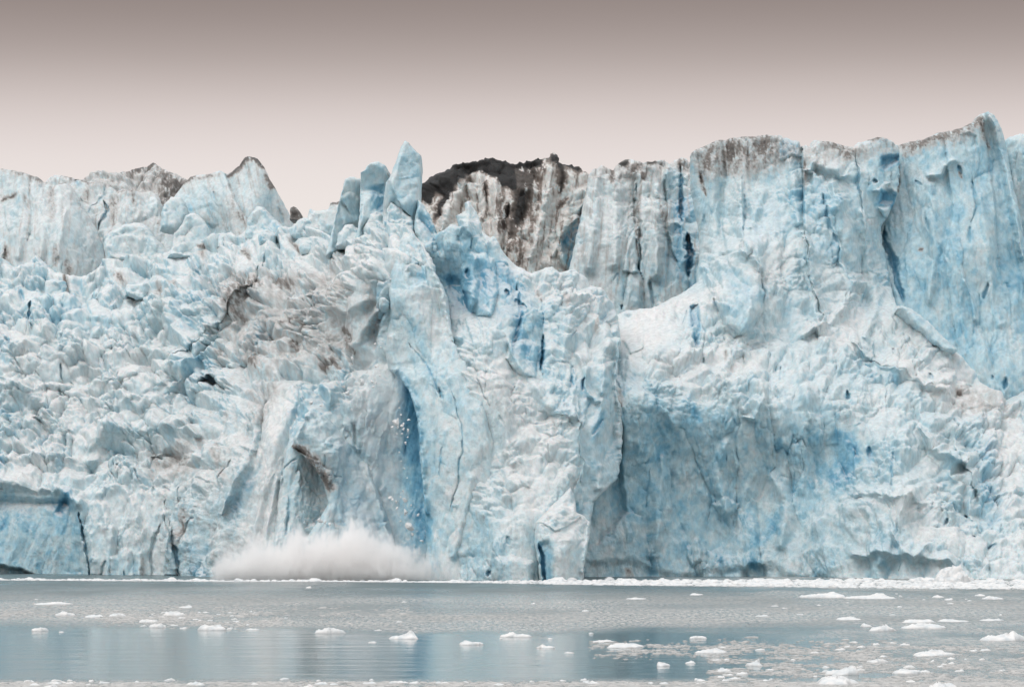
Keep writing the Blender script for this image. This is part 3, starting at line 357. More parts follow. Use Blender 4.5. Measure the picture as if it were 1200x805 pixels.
# colour of the ice itself: pieces, kind, points (closed loop = area), width px, amount
PAINT = [
 # black and brown rock debris
 (['R'],'dirt',loop((486,228),(496,208),(515,199),(535,186),(575,180),(600,186),(604,222),(588,219),(583,209),(574,205),(562,197),(548,200),(539,212),(534,216),(525,238),(518,252),(510,263),(514,240),(516,228),(511,225),(506,243),(497,238)),3,1.9),
 (['R'],'dirt',loop((598,186),(632,183),(630,205),(626,225),(620,245),(604,262),(598,290),(592,300),(596,262),(600,235)),5,1.5),(['R'],'dirt',[(600,190),(622,187),(645,184),(668,194),(684,202)],5,1.3),(['R'],'dirt',[(586,205),(590,235),(584,270)],4,.9),(['R'],'dirt',[(548,200),(546,228)],3,.9),(['R'],'dirt',[(612,230),(604,290)],5,.9),(['R'],'dirt',[(636,205),(626,250),(622,285)],3.5,.7),(['R'],'dirt',[(655,190),(660,205),(658,220)],4.5,1.7),(['R'],'dirt',[(662,193),(680,196)],3,1.5),
 (['R'],'dirt',[(632,187),(638,200)],3.5,1.4),(['R'],'dirt',[(648,181),(654,184)],4,1.8),(['R'],'dirt',[(665,230),(656,238)],3,1.3),(['R'],'dirt',[(570,213),(570,236)],2.5,1.5),(['R'],'dirt',[(596,238),(589,270)],3.5,1.5),
 (['R'],'dirt',loop((600,290),(618,290),(612,330),(590,320)),8,.35),
 (['S'],'dirt',[(690,204),(730,194),(760,196),(800,190)],12,.3),(['S'],'dirt',[(727,190),(736,186)],4,1.6),(['S'],'dirt',[(718,200),(718,212)],5,.9),(['S'],'dirt',[(746,190),(742,206)],7,.5),(['S'],'dirt',[(758,192),(766,194)],4,1.4),(['S'],'dirt',[(752,206),(755,212)],3,1.2),(['S'],'dirt',[(798,187),(802,200)],6,.7),
 (['S'],'dirt',[(748,220),(748,300)],3,.45),(['S'],'dirt',[(774,240),(778,258)],3,.5),
 (['M'],'dirt',loop((812,176),(840,162),(900,153),(942,168),(1000,168),(1050,168),(1052,184),(1000,188),(950,196),(900,190),(860,205),(816,215)),9,.3),(['M'],'dirt',[(813,178),(830,168),(862,160),(900,156)],4,.6),(['M'],'dirt',[(857,165),(857,186)],6,.75),(['M'],'dirt',[(898,160),(894,178)],6,.8),(['M'],'dirt',loop((812,180),(900,160),(912,165),(912,200),(890,208),(860,200),(820,205)),12,.32),(['M'],'dirt',[(834,172),(830,190)],4,.5),
 (['M'],'dirt',[(818,203),(826,228)],2.5,.9),(['M'],'dirt',[(960,166),(985,172),(1000,178)],6,.55),(['M'],'dirt',[(985,182),(996,186)],5,.6),(['M'],'dirt',[(1018,164),(1040,165)],3,.8),(['M'],'dirt',[(944,190),(944,222)],3,.8),
 (['W'],'dirt',[(1055,172),(1090,164),(1120,156),(1150,142)],12,.5),(['W'],'dirt',[(1055,170),(1090,162),(1120,152),(1150,138)],6,.5),(['W'],'dirt',[(1152,138),(1153,160),(1162,172)],4,.7),(['W'],'dirt',[(1060,182),(1088,166)],6,.4),(['W'],'dirt',[(1124,200),(1128,206)],2.5,1.0),(['W'],'dirt',[(1074,291),(1078,289)],2,1.3),(['W'],'dirt',[(1052,190),(1053,225)],2,.8),
 (['C'],'dirt',[(145,199),(168,194),(180,189)],4,1.0),(['C'],'dirt',loop((186,200),(215,206),(220,214),(206,232),(196,246),(188,240),(186,215)),6,.7),(['A'],'dirt',[(0,197),(30,203),(52,212)],6,.5),(['A'],'dirt',[(58,212),(75,213)],3,.7),
 (['A'],'dirt',[(60,213),(61,260)],4,.35),(['A'],'dirt',[(30,230),(33,240)],3,.6),(['A'],'dirt',[(7,292),(9,318)],5,.6),(['A'],'dirt',[(0,234),(22,226)],2.5,.7),(['A'],'dirt',[(66,285),(65,312)],2.5,.5),(['A'],'dirt',[(79,305),(82,325)],3.5,.7),
 (['B'],'dirt',[(75,208),(110,214),(128,216),(140,224),(170,224)],4,.6),(['B'],'dirt',[(101,222),(102,235)],3,.6),(['B'],'dirt',[(155,226),(157,238)],4,.6),(['B'],'dirt',[(131,230),(132,260)],5,.35),
 (['D'],'dirt',[(268,206),(280,194),(286,185),(292,182),(302,187),(308,195)],3.4,1.5),(['D'],'dirt',[(312,205),(320,219)],3.5,1.1),(['D'],'dirt',[(216,212),(226,204)],3.5,1.2),(['D'],'dirt',[(230,206),(258,204)],3,.5),(['D'],'dirt',[(280,250),(285,258)],4,.55),(['D'],'dirt',loop((270,215),(285,260),(300,280),(280,280),(268,240)),10,.22),
 (['K4'],'dirt',[(388,238),(397,236)],4,1.1),(['K1'],'dirt',[(479,168),(493,182)],2,.5),(['K2'],'dirt',[(452,200),(456,207)],2.2,.8),
 # dirt on the slope
 (['L'],'dirt',loop((270,318),(300,322),(306,340),(288,345),(284,372),(270,372),(266,345)),9,.62),(['L'],'dirt',[(282,285),(290,300)],4,.7),(['L'],'dirt',[(234,288),(238,300)],5,.6),(['L'],'dirt',[(200,332),(208,338)],5,.6),(['L'],'dirt',[(75,322),(78,334)],4,.9),(['L'],'dirt',[(136,326),(146,332)],5,.75),(['L'],'dirt',[(184,330),(184,350)],5,.5),
 (['L'],'dirt',[(340,280),(348,290)],3.5,.7),(['L'],'dirt',[(316,324),(340,330)],5,.6),(['L'],'dirt',[(330,380),(345,372),(354,384)],3,.6),(['L'],'dirt',[(342,398),(348,410)],4,.7),(['L'],'dirt',[(295,415),(302,432)],6,.6),(['L'],'dirt',[(372,424),(386,418),(390,424)],4,.8),(['L'],'dirt',[(395,385),(405,395)],5,.8),(['L'],'dirt',[(400,395),(412,412)],4,.8),
 (['L'],'dirt',[(258,410),(256,425)],5,.35),(['L'],'dirt',loop((285,455),(320,440),(330,460),(300,490),(286,484)),10,.32),(['L'],'dirt',[(252,520),(262,560)],5,.32),(['L'],'dirt',loop((170,528),(222,520),(224,552),(175,556)),10,.35),(['L'],'dirt',[(222,600),(216,625),(210,640)],5,.45),(['L'],'dirt',[(167,655),(168,676)],4,.5),(['L'],'dirt',[(400,340),(370,320),(390,300)],12,.2),
 (['L'],'dirt',loop((190,470),(280,460),(330,560),(300,690),(200,690)),30,.1),(['L'],'dirt',loop((240,320),(400,320),(420,420),(280,440)),25,.3),
 (['L'],'dirt',[(432,340),(440,400)],12,.3),(['N'],'dirt',[(344,523),(356,526),(366,540),(378,557),(388,572)],7.5,1.2),(['N'],'dirt',[(385,600),(398,620)],7,.25),(['L'],'dirt',[(382,600),(392,625)],10,.3),
 (['M'],'dirt',loop((1115,450),(1140,445),(1165,460),(1180,475),(1150,490),(1120,480)),10,.28),(['M'],'dirt',[(1124,452),(1130,458)],3,.6),(['M'],'dirt',[(1090,402),(1100,409)],2.5,.6),(['Q'],'dirt',[(632,335),(636,345)],4,.5),(['Q'],'dirt',[(662,345),(664,360)],3,.4),(['Q'],'dirt',[(700,372),(702,388)],4,.45),
 (['M'],'dirt',[(850,414),(850,422)],3,.5),(['M'],'dirt',[(725,455),(728,475)],3.5,.5),(['bd19'],'dirt',[(232,286),(240,290)],4,.9),(['M'],'dirt',[(733,668),(740,676)],5,.5),
 # vivid blue ice
 (Z,'blue',[(466,436),(480,470),(487,520),(492,570),(496,630)],13,.95),(['L'],'blue',loop((462,440),(480,450),(496,520),(502,660),(470,660),(462,600),(468,520)),6,.35),
 (['Q'],'blue',loop((492,262),(540,262),(600,310),(640,360),(640,436),(600,420),(590,370),(540,366),(515,330)),12,.5),(['Q'],'blue',loop((516,322),(550,318),(552,364),(526,360)),5,.45),(['Q'],'blue',loop((556,300),(600,310),(604,370),(560,366)),8,.2),(['Q'],'blue',loop((600,330),(640,360),(636,440),(604,400)),8,.25),
 (['Q'],'blue',loop((650,440),(728,430),(730,560),(692,580),(690,500),(660,480)),10,.25),(['Q'],'blue',[(708,480),(700,512)],6,.5),(['Q'],'blue',loop((560,600),(600,640),(590,680),(560,680)),10,.3),(['Q'],'blue',[(682,588),(682,602)],4,.7),
 (['K1'],'blue',loop((470,180),(490,190),(490,260),(460,250)),8,.2),(['K2'],'blue',loop((432,218),(452,216),(454,246),(434,244)),4,.65),(['K3'],'blue',loop((404,232),(422,232),(424,262),(404,262)),4,.35),(['Q'],'blue',loop((490,236),(508,262),(504,272),(490,262)),3,.5),
 (['S'],'blue',loop((794,230),(812,225),(823,270),(820,340),(800,345),(790,300)),6,.95),(['S'],'blue',loop((778,190),(800,190),(800,330),(770,345),(782,270)),6,.5),(['R'],'blue',loop((652,288),(676,252),(690,230),(680,300),(668,320)),4,1.1),
 (['S'],'blue',loop((724,310),(770,310),(770,360),(724,360)),8,.3),(['S'],'blue',loop((675,270),(690,260),(700,330),(668,330)),8,.2),
 (['B'],'blue',[(84,210),(95,220)],5,.7),(['D'],'blue',loop((205,225),(255,225),(258,285),(200,285)),10,.25),(['D'],'blue',loop((285,200),(310,205),(330,270),(300,270)),8,.22),(['M'],'blue',loop((912,162),(938,166),(938,184),(912,182)),4,.55),
 (['M'],'blue',loop((1026,185),(1052,183),(1050,194),(1030,203)),3,1.0),(['M'],'blue',loop((1028,222),(1054,230),(1054,246),(1028,240)),3,1.2),(['M'],'blue',loop((870,225),(940,220),(940,280),(870,280)),14,.2),
 (['M'],'blue',loop((945,215),(1000,215),(1030,270),(1010,330),(960,300)),14,.25),(['M'],'blue',loop((806,358),(821,356),(820,408),(813,406)),3,.8),(['M'],'blue',loop((850,322),(892,318),(892,385),(860,392)),8,.3),
 (['M'],'blue',loop((700,440),(800,440),(830,480),(760,600),(690,600)),20,.3),(['M'],'blue',loop((790,480),(1000,490),(1010,560),(940,600),(900,690),(690,690),(720,600)),24,.22),
 (['M'],'blue',loop((975,500),(1000,506),(1012,520),(1000,560),(985,575),(970,560),(980,530)),6,.75),(['M'],'blue',[(915,515),(910,530)],5,.7),(['M'],'blue',[(918,595),(900,625),(880,640)],9,.55),(['M'],'blue',[(764,540),(785,525)],6,.5),(['M'],'blue',[(775,598),(765,608)],6,.6),(['M'],'blue',[(800,640),(780,660)],8,.3),(['M'],'blue',[(812,478),(818,490)],6,.6),(['M'],'blue',[(885,660),(880,668)],6,.6),
 (['M'],'blue',[(1050,445),(1062,465)],8,.5),(['M'],'blue',loop((1060,400),(1110,420),(1120,455),(1090,445),(1070,420)),8,.35),(['M'],'blue',[(1018,520),(1016,540)],5,.6),(['M'],'blue',loop((1010,560),(1040,560),(1030,600),(990,590)),10,.2),
 (['M'],'blue',[(1158,520),(1165,600)],10,.3),(['M'],'blue',loop((1140,500),(1180,510),(1190,620),(1150,610)),14,.25),
 (['W'],'blue',loop((1060,180),(1150,160),(1180,200),(1210,330),(1200,460),(1080,400),(1055,300)),25,.16),(['W'],'blue',[(1085,180),(1090,195)],8,.3),(['W'],'blue',[(1186,250),(1200,400)],12,.3),
 (['L'],'blue',loop((40,335),(100,345),(130,380),(60,372),(30,350)),12,.35),(['L'],'blue',loop((-290,580),(85,578),(100,680),(-290,660)),10,.35),(['L'],'blue',[(82,574),(68,600)],6,1.1),(['L'],'blue',[(0,618),(8,604)],4,.8),(['L'],'blue',[(62,640),(42,665)],3,.4),(['L'],'blue',[(6,390),(10,425)],12,.4),
 (['L'],'blue',loop((285,340),(315,345),(322,372),(318,405),(295,400)),7,.45),(['L'],'blue',loop((352,340),(378,338),(380,370),(360,362)),6,.5),(['L'],'blue',loop((205,350),(240,340),(270,330),(240,380),(205,390)),10,.35),(['L'],'blue',loop((205,400),(240,400),(250,450),(210,450)),12,.35),
 (['L'],'blue',loop((345,450),(400,440),(400,480),(350,520),(336,600),(330,560)),8,.45),(['L'],'blue',[(300,540),(285,580),(270,620)],7,.5),(['L'],'blue',loop((420,330),(458,330),(452,410),(430,410)),8,.3),(['L'],'blue',[(392,400),(394,440)],6,.4),(['L'],'blue',[(5,485),(12,490)],6,.7),(['L'],'blue',[(0,530),(2,560)],6,.7),(['L'],'blue',[(124,675),(150,680)],8,.4),(['L'],'blue',loop((225,640),(252,640),(252,680),(225,680)),8,.35),
 (['N'],'blue',loop((400,560),(450,600),(470,660),(400,650),(380,600)),12,.25),(['Pw'],'blue',loop((478,310),(500,312),(502,330),(480,328)),5,.45),(['Pw'],'blue',loop((474,375),(492,380),(500,410),(520,470),(500,460),(476,410)),8,.3),(['Pw'],'blue',[(500,600),(506,660)],8,.5),(['Pw'],'blue',[(527,640),(532,655)],6,.5),(['Pw'],'blue',[(515,530),(518,570)],8,.3),(['T'],'blue',loop((630,634),(648,636),(650,685),(636,685)),4,.8),
 # white crushed snow
 (['Q'],'white',loop((545,420),(600,425),(650,480),(685,500),(640,530),(640,600),(620,620),(590,560),(560,490)),18,.38),(['Q'],'white',loop((600,310),(690,330),(720,360),(700,372),(640,345)),8,.3),
 (['M'],'white',loop((722,370),(800,348),(822,335),(850,330),(840,370),(800,355),(790,400),(740,420),(720,400)),8,.65),(['M'],'white',loop((740,420),(850,400),(900,430),(860,450),(820,470),(790,440)),12,.4),(['M'],'white',loop((940,390),(1000,345),(1020,380),(1000,410),(950,405)),10,.45),
 (['M'],'white',loop((1050,395),(1120,415),(1180,470),(1200,480),(1200,640),(1175,600),(1150,500),(1100,470),(1040,420)),12,.5),(['M'],'white',loop((1000,575),(1080,580),(1130,620),(1200,630),(1200,690),(1150,660),(1080,630),(1010,590)),10,.25),(['M'],'white',loop((880,320),(900,300),(940,280),(930,310),(900,340)),10,.4),
 (['Pw'],'white',loop((475,340),(520,340),(527,400),(500,400),(480,360)),8,.35),(['L'],'white',loop((0,360),(40,400),(100,400),(200,400),(140,480),(100,520),(60,560),(0,560),(30,460)),20,.28),(['L'],'white',loop((340,300),(460,270),(470,330),(420,350),(370,360)),16,.25),(['L'],'white',loop((290,480),(345,460),(330,600),(290,680),(260,670),(300,560)),14,.4),
 (['L'],'white',loop((100,580),(200,560),(190,620),(130,640)),16,.3),(['L'],'white',loop((400,440),(460,440),(470,500),(440,510),(410,490)),12,.3),
]

# ------------------------------------------------------------------ materials
def nt(name):
    m = bpy.data.materials.new(name); m.use_nodes = True
    t = m.node_tree; t.nodes.clear(); return m, t
def node(t, typ, **kw):
    n = t.nodes.new(typ)
    for k, v in kw.items():
        if k.startswith('i_'): n.inputs[k[2:].replace('_',' ')].default_value = v
        else: setattr(n, k, v)
    return n
def glacier_ice():
    m, t = nt('glacier_ice'); L = t.links.new
    out = node(t,'ShaderNodeOutputMaterial'); b = node(t,'ShaderNodeBsdfPrincipled')
    at = node(t,'ShaderNodeAttribute', attribute_name='Col')
    geo = node(t,'ShaderNodeNewGeometry')
    mp = node(t,'ShaderNodeMapping'); mp.inputs['Scale'].default_value = (1,1,.55)
    L(geo.outputs['Position'], mp.inputs['Vector'])
    n1 = node(t,'ShaderNodeTexNoise'); n1.inputs['Scale'].default_value = 1.6; n1.inputs['Detail'].default_value = 7; n1.inputs['Roughness'].default_value = .68
    n2 = node(t,'ShaderNodeTexNoise'); n2.inputs['Scale'].default_value = 5.; n2.inputs['Detail'].default_value = 5; n2.inputs['Roughness'].default_value = .7
    L(mp.outputs[0], n1.inputs['Vector']); L(geo.outputs['Position'], n2.inputs['Vector'])
    mr = node(t,'ShaderNodeMapRange'); mr.inputs[1].default_value=.3; mr.inputs[2].default_value=.7; mr.inputs[3].default_value=.80; mr.inputs[4].default_value=1.12
    L(n1.outputs['Fac'], mr.inputs[0])
    mx = node(t,'ShaderNodeVectorMath', operation='SCALE'); L(at.outputs['Color'], mx.inputs[0]); L(mr.outputs[0], mx.inputs['Scale'])
    L(mx.outputs[0], b.inputs['Base Color'])
    b1 = node(t,'ShaderNodeBump'); b1.inputs['Strength'].default_value=.8; b1.inputs['Distance'].default_value=.4
    b2 = node(t,'ShaderNodeBump'); b2.inputs['Strength'].default_value=.6; b2.inputs['Distance'].default_value=.16
    L(n1.outputs['Fac'], b1.inputs['Height']); L(n2.outputs['Fac'], b2.inputs['Height'])
    L(b1.outputs[0], b2.inputs['Normal']); L(b2.outputs[0], b.inputs['Normal'])
    b.subsurface_method = 'RANDOM_WALK'; b.inputs['Subsurface Weight'].default_value = .35; b.inputs['Subsurface Radius'].default_value = (.5,1.,1.25); b.inputs['Subsurface Scale'].default_value = .2
    b.inputs['Roughness'].default_value=.6; b.inputs['Specular IOR Level'].default_value=.3
    L(b.outputs[0], out.inputs['Surface']); return m
def floe_ice(name='floating_ice', c0=(.62,.66,.68,1), c1=(.80,.78,.765,1)):
    m, t = nt(name); L = t.links.new
    out = node(t,'ShaderNodeOutputMaterial'); b = node(t,'ShaderNodeBsdfPrincipled')
    oi = node(t,'ShaderNodeObjectInfo'); geo = node(t,'ShaderNodeNewGeometry')
    n = node(t,'ShaderNodeTexNoise'); n.inputs['Scale'].default_value=2.2; n.inputs['Detail'].default_value=6
    L(geo.outputs['Position'], n.inputs['Vector'])
    cr = node(t,'ShaderNodeValToRGB'); cr.color_ramp.elements[0].color=c0; cr.color_ramp.elements[1].color=c1
    cr.color_ramp.elements[0].position=.3; cr.color_ramp.elements[1].position=.62
    L(n.outputs['Fac'], cr.inputs['Fac'])
    bp = node(t,'ShaderNodeBump'); bp.inputs['Strength'].default_value=.7; bp.inputs['Distance'].default_value=.08
    L(n.outputs['Fac'], bp.inputs['Height']); L(bp.outputs[0], b.inputs['Normal'])
    L(cr.outputs[0], b.inputs['Base Color']); b.inputs['Roughness'].default_value=.5
    L(b.outputs[0], out.inputs['Surface']); return m
ICE = glacier_ice(); FLOE = floe_ice()

# ------------------------------------------------------------------ mesh builders
def link(name, V, faces_flat, nside, mat, colors=None, smooth=True, parent=None):
    """V (n,3) world; faces_flat list of arrays of equal nside"""
    me = bpy.data.meshes.new(name)
    V = np.asarray(V, float)
    org = np.array([V[:,0].mean(), V[:,1].mean(), max(0., V[:,2].min())])
    V = V-org
    me.vertices.add(len(V)); me.vertices.foreach_set('co', V.astype(np.float32).ravel())
    fl = np.asarray(faces_flat, np.int32); nf = len(fl)//nside
    me.loops.add(len(fl)); me.loops.foreach_set('vertex_index', fl)
    me.polygons.add(nf); me.polygons.foreach_set('loop_start', np.arange(nf, dtype=np.int32)*nside)
    me.update(calc_edges=True); me.validate()
    me.polygons.foreach_set('use_smooth', np.full(len(me.polygons), smooth, bool))
    if colors is not None:
        ca = me.color_attributes.new('Col', 'FLOAT_COLOR', 'POINT')
        ca.data.foreach_set('color', np.c_[colors, np.ones(len(colors))].astype(np.float32).ravel())
    me.materials.append(mat); me.update()
    o = bpy.data.objects.new(name, me); o.location = org; COL.objects.link(o)
    return o
def tag(o, label=None, cat=None, group=None, kind=None):
    if label: o['label'] = label
    if cat: o['category'] = cat
    if group: o['group'] = group
    if kind: o['kind'] = kind
    return o

RAMP_B = np.array([0., .35, .7, 1.1, 1.6, 2.2])
RAMP_C = np.array([[.70,.755,.765],[.59,.715,.75],[.47,.655,.725],[.31,.55,.67],[.16,.40,.56],[.08,.25,.38]])
def ice_colour(b):
    return np.stack([np.interp(b, RAMP_B, RAMP_C[:,k]) for k in range(3)], -1)

STEP = 1.0
def relief(pc):
    key = pc['key']; poly = pc['poly']; sd0 = pc.get('seed', abs(hash_str(key)) % 1000)
    xs = [p[0] for p in poly]; ys = [p[1] for p in poly]; st = pc.get('step', STEP)
    gx = np.arange(min(xs)-6, max(xs)+6, st); gy = np.arange(min(ys)-6, min(max(ys), 690)+6, st)
    X, Y = np.meshgrid(gx, gy)
    jag = pc.get('jag', 1.6)
    wx = fbm(X/9., Y/9., sd0+1, 3)*jag; wy = fbm(X/9., Y/9., sd0+2, 3)*jag
    d, _ = seg_dist(X+wx, Y+wy, poly, True)
    sd = np.where(inside(X+wx, Y+wy, poly), d, -d)
    D = tps(pc['ctrl'], X, Y) if len(pc['ctrl']) > 2 else np.full(X.shape, pc['ctrl'][0][2])
    Rr = pc.get('edge', 9.); Rd = pc.get('edepth', 2.0)
    t = np.clip(sd/Rr, 0, 1); rnd = Rd*(1-np.sqrt(np.maximum(0, 1-(1-t)**2)))
    # strokes
    off = np.zeros(X.shape); crack = np.zeros(X.shape)
    WX = X+fbm(X/14., Y/14., sd0+31, 3)*2.2; WY = Y+fbm(X/14., Y/14., sd0+32, 3)*2.2
    for s_ in STROKES+pc.get('strokes', []):
        kd, who, pts, w, dep = s_[:5]
        if who and key not in who: continue
        if kd == 'ridge':
            off -= 1.5*dep*line_mask(X, Y, WX, WY, pts, w)
        elif kd == 'crack':
            q = sub(X, Y, pts, 3*w)
            if q is None: continue
            dd, _, tt = seg_dist(WX[q], WY[q], pts, False, True)
            ww = w*.95*np.maximum(.12, np.sin(np.pi*tt)**.6)*(1+.7*fbm(X[q]/8., Y[q]/8., sd0+77, 2))
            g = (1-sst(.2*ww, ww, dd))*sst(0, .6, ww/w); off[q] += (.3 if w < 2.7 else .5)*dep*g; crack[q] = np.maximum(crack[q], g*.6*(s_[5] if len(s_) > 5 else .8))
        elif kd == 'fault':
            q = sub(X, Y, pts, w*1.2)
            if q is None: continue
            dd, sg = seg_dist(WX[q], WY[q], pts)
            # right-hand side (walking along pts, screen coordinates) steps back, fading over w
            f = np.where(sg > 0, np.clip(1-dd/w, 0, 1)**1.3*sst(0,1.5,dd), 0)
            off[q] += dep*f
        elif kd == 'poly':
            q = sub(X, Y, pts, w*2)
            if q is None: continue
            dd, _ = seg_dist(WX[q], WY[q], pts, True)
            sdd = np.where(inside(WX[q], WY[q], pts), dd, -dd)
            if dep < 0 and w <= 4.5: w = w*1.7; dep = dep*.45
            tt = np.clip(sdd/w, 0, 1); off[q] -= dep*(np.sqrt(1-(1-tt)**2) if dep > 0 else sst(0, 1, tt))
    base = D+off
    # slope -> rubble or cliff
    gyD = np.gradient(D, st, axis=0); lean = -gyD/(D/F)              # metres back per metre up
    rub = sst(.35, .95, lean+.25*fbm(X/40., Y/40., sd0+3, 3))
    rub = np.clip(rub+pc.get('rub', 0), 0, 1)
    for who, pts, f, a in RUB:
        if who and key not in who: continue
        rub = np.clip(rub+a*poly_mask(X, Y, X, Y, pts, f), 0, 1)
    am = pc.get('amp', 1.)
    u = X+fbm(X/30., Y/30., sd0+5, 3)*5; v = Y+fbm(X/30., Y/30., sd0+6, 3)*6
    ur = X+fbm(X/24., Y/24., sd0+25, 3)*3.2; vr = Y+fbm(X/24., Y/24., sd0+26, 3)*3.2
    h0, i0, gh0 = blocks(ur/58.+.3, vr/48., sd0+50, 5, .6, .5)
    h1, i1, gh1 = blocks(ur/25., vr/21., sd0+100, 5, .62, .7)
    h2, i2, gh2 = blocks(ur/12.+3, vr/10.5, sd0+200, 5, .62, .5)
    h3, i3, gh3 = blocks((X+wx)/6., (Y+wy)/5.4, sd0+300)
    sk = pc.get('skew', 0.)
    uc = u+sk*(Y-400)
    c1, j1, gc1 = blocks(uc/36., v/130., sd0+400, 5, .5, .5)
    c2, j2, gc2 = blocks(uc/15., v/50., sd0+500, 5, .5, .5)
    c3, j3, gc3 = blocks((X+wx+sk*Y)/7., (Y+wy)/19., sd0+600, 5, .5, .4)
    fl = fbm((X+sk*Y+wx*2)/8., Y/80., sd0+7, 4, .6, True)
    big = fbm(X/70., Y/70., sd0+8, 3)
    mid = fbm(X/18., Y/18., sd0+9, 4)
    pat = fbm(X/38., Y/38., sd0+19, 3)
    pat2 = fbm(X/55.+9, Y/45., sd0+29, 3); m1 = sst(.3, .8, i1*.55+.25+pat*.9); m2 = sst(.35, .8, i2*.6+.2+pat*.7)
    mc = sst(.3, .8, j1*.5+.25+pat*.9)
    hr = h0*2.9+h1*2.3*(.35+.9*sst(-.35, .25, pat2))+h2*(.15+1.15*m1)+h3*(.05+.7*m1*m2)+mid*.2
    hc = c1*2.5+c2*(.2+.6*mc)+c3*(.06+.34*mc)+fl*.3*(.3+mc)+mid*.22+h2*.25*mc*sst(-.2,.4,big)
    hgt = (hr*rub+hc*(1-rub))*am - (1.2+.9*rub)*am
    hgt += fbm(X/3.5, Y/3.5, sd0+10, 3)*(.03+.12*m1)*(.5+rub)*am
    jn = .08+.62*sst(-.05, .4, pat+.7*mid+.3*big)
    jl = .3+.7*sst(-.25, .25, pat+.5*mid)
    jr = (.9*np.exp(-gh0/.05)+.8*np.exp(-gh1/.07)+.3*np.exp(-gh2/.1)*m1)*jl*(.85 if key == 'L' else .5)
    jc = (1.0*np.exp(-gc1/.05)+.4*np.exp(-gc2/.07)*(.3+mc))*jn
    joint = (jr*rub+jc*(1-rub))*sst(.15, .6, am)
    hgt -= joint*am*.9
    bx, by, bz = (X-600)/F*base, base, HC+(600-Y)/F*base
    def normals(A, B, C):
        ux, uy, uz = (np.gradient(q, axis=1) for q in (A,B,C))
        vx, vy, vz = (np.gradient(q, axis=0) for q in (A,B,C))
        nx, ny, nz = uy*vz-uz*vy, uz*vx-ux*vz, ux*vy-uy*vx
        l = np.sqrt(nx*nx+ny*ny+nz*nz)+1e-9; sgn = np.where(ny > 0, -1., 1.)
        return nx/l*sgn, ny/l*sgn, nz/l*sgn
    smD = D+0
    nx, ny, nz = normals((X-600)/F*smD, smD, HC+(600-Y)/F*smD)
    fade = sst(0, 5, sd)*.85+.15
    calm = np.ones(X.shape)
    for who, pts, f, k_ in SMOOTH:
        if who and key not in who: continue
        calm *= 1-(1-k_)*poly_mask(X, Y, WX, WY, pts, f)
    hgt = (hgt+.8*am)*calm-.8*am
    hgt = hgt*fade
    ny = ny-.75*rub; nl = np.sqrt(nx*nx+ny*ny+nz*nz); nx, ny, nz = nx/nl, ny/nl, nz/nl
    px_, py_, pz_ = bx+nx*hgt, by+rnd+ny*hgt, bz+nz*hgt
    # snap the rim onto the outline
    inn = sd >= 0
    nb = inn.copy(); nb[1:] |= inn[:-1]; nb[:-1] |= inn[1:]; nb[:,1:] |= inn[:,:-1]; nb[:,:-1] |= inn[:,1:]
    c4 = inn[:-1,:-1].astype(int)+inn[1:,:-1]+inn[:-1,1:]+inn[1:,1:]
    quad = c4 >= 2
    g1, g0 = np.gradient(sd, st)
    gl = np.sqrt(g0*g0+g1*g1)+1e-6
    mv = np.where(sd < 0, np.clip(-sd, 0, 1.4), 0)
    px_ += g0/gl*mv*base/F; pz_ -= g1/gl*mv*base/F
    # colour
    NX, NY, NZ = normals(px_, py_, pz_)
    idm = (i1*.35+i2*.4+i3*.25)*rub+(j1*.35+j2*.4+j3*.25)*(1-rub)
    b = pc.get('blue', .45)*.7+.0+(idm-.5)*.75+big*.28+mid*.22+fbm(X/5., Y/13., sd0+12, 3)*.18
    for who, kd, pts, w, a in PAINT:
        if kd != 'blue' or (who and key not in who): continue
        msk = (line_mask(X, Y, WX, WY, pts, w) if len(pts) < 3 or pts[0] != pts[-1] else poly_mask(X, Y, WX, WY, pts[:-1], w))
        b = b+a*msk*(1+.5*mid)
    hshear = perlin((X+Y*.7)/60., (X-Y)/9., sd0+13)
    b = b+.2*hshear*(1-rub)
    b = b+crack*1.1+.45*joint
    wq = fbm(X/26., Y/26., sd0+41, 3)*16; wr = fbm(X/26., Y/26., sd0+42, 3)*16
    marb = fbm((X+wq+.5*Y)/8., (Y+wr)/20., sd0+43, 4, .55)
    b = b+.5*marb+.3*np.maximum(0, fbm((X+wr+.3*Y)/13., (Y+wq)/34., sd0+44, 3, .5, True)-.25)
    crust = .72*sst(.28, .85, NZ+.26*mid+.12*fbm(X/4., Y/4., sd0+14, 2)+.1*(rub-.5))*pc.get('crust', .85)
    wh = np.zeros(X.shape); dirt = np.full(X.shape, float(pc.get('dirt', 0.)))
    for who, kd, pts, w, a in PAINT:
        if kd == 'blue' or (who and key not in who): continue
        msk = (line_mask(X, Y, WX, WY, pts, w) if len(pts) < 3 or pts[0] != pts[-1] else poly_mask(X, Y, WX, WY, pts[:-1], w))
        if kd == 'white': wh += a*msk
        else: dirt += a*msk
    crust = np.clip(crust+wh*(.6+.8*mid), 0, 1)
    b = np.clip(b-.4*wh, 0, 2.2)
    c = ice_colour(b)
    cc = np.array([.83,.815,.805]); c = c*(1-crust[...,None])+cc*crust[...,None]
    dn = fbm(X/6., Y/10., sd0+15, 4, .6); dstr = fbm((X+sk*Y)/4., Y/45., sd0+16, 4, .6)
    df = fbm(X/2.5, Y/2.5, sd0+21, 3)
    kn = pc.get('dn', 1.); dv = dirt*(1.+kn*(1.5*dn+.9*df)+(kn-1)*1.2*mid)+dirt*.5*dstr+pc.get('streak', 0)*np.maximum(0, dstr+.1*dn-.12)*2.2
    dust = .7*sst(.02, .4, dv)[...,None]; c = c*(1-dust)+np.array([.55,.525,.505])*dust
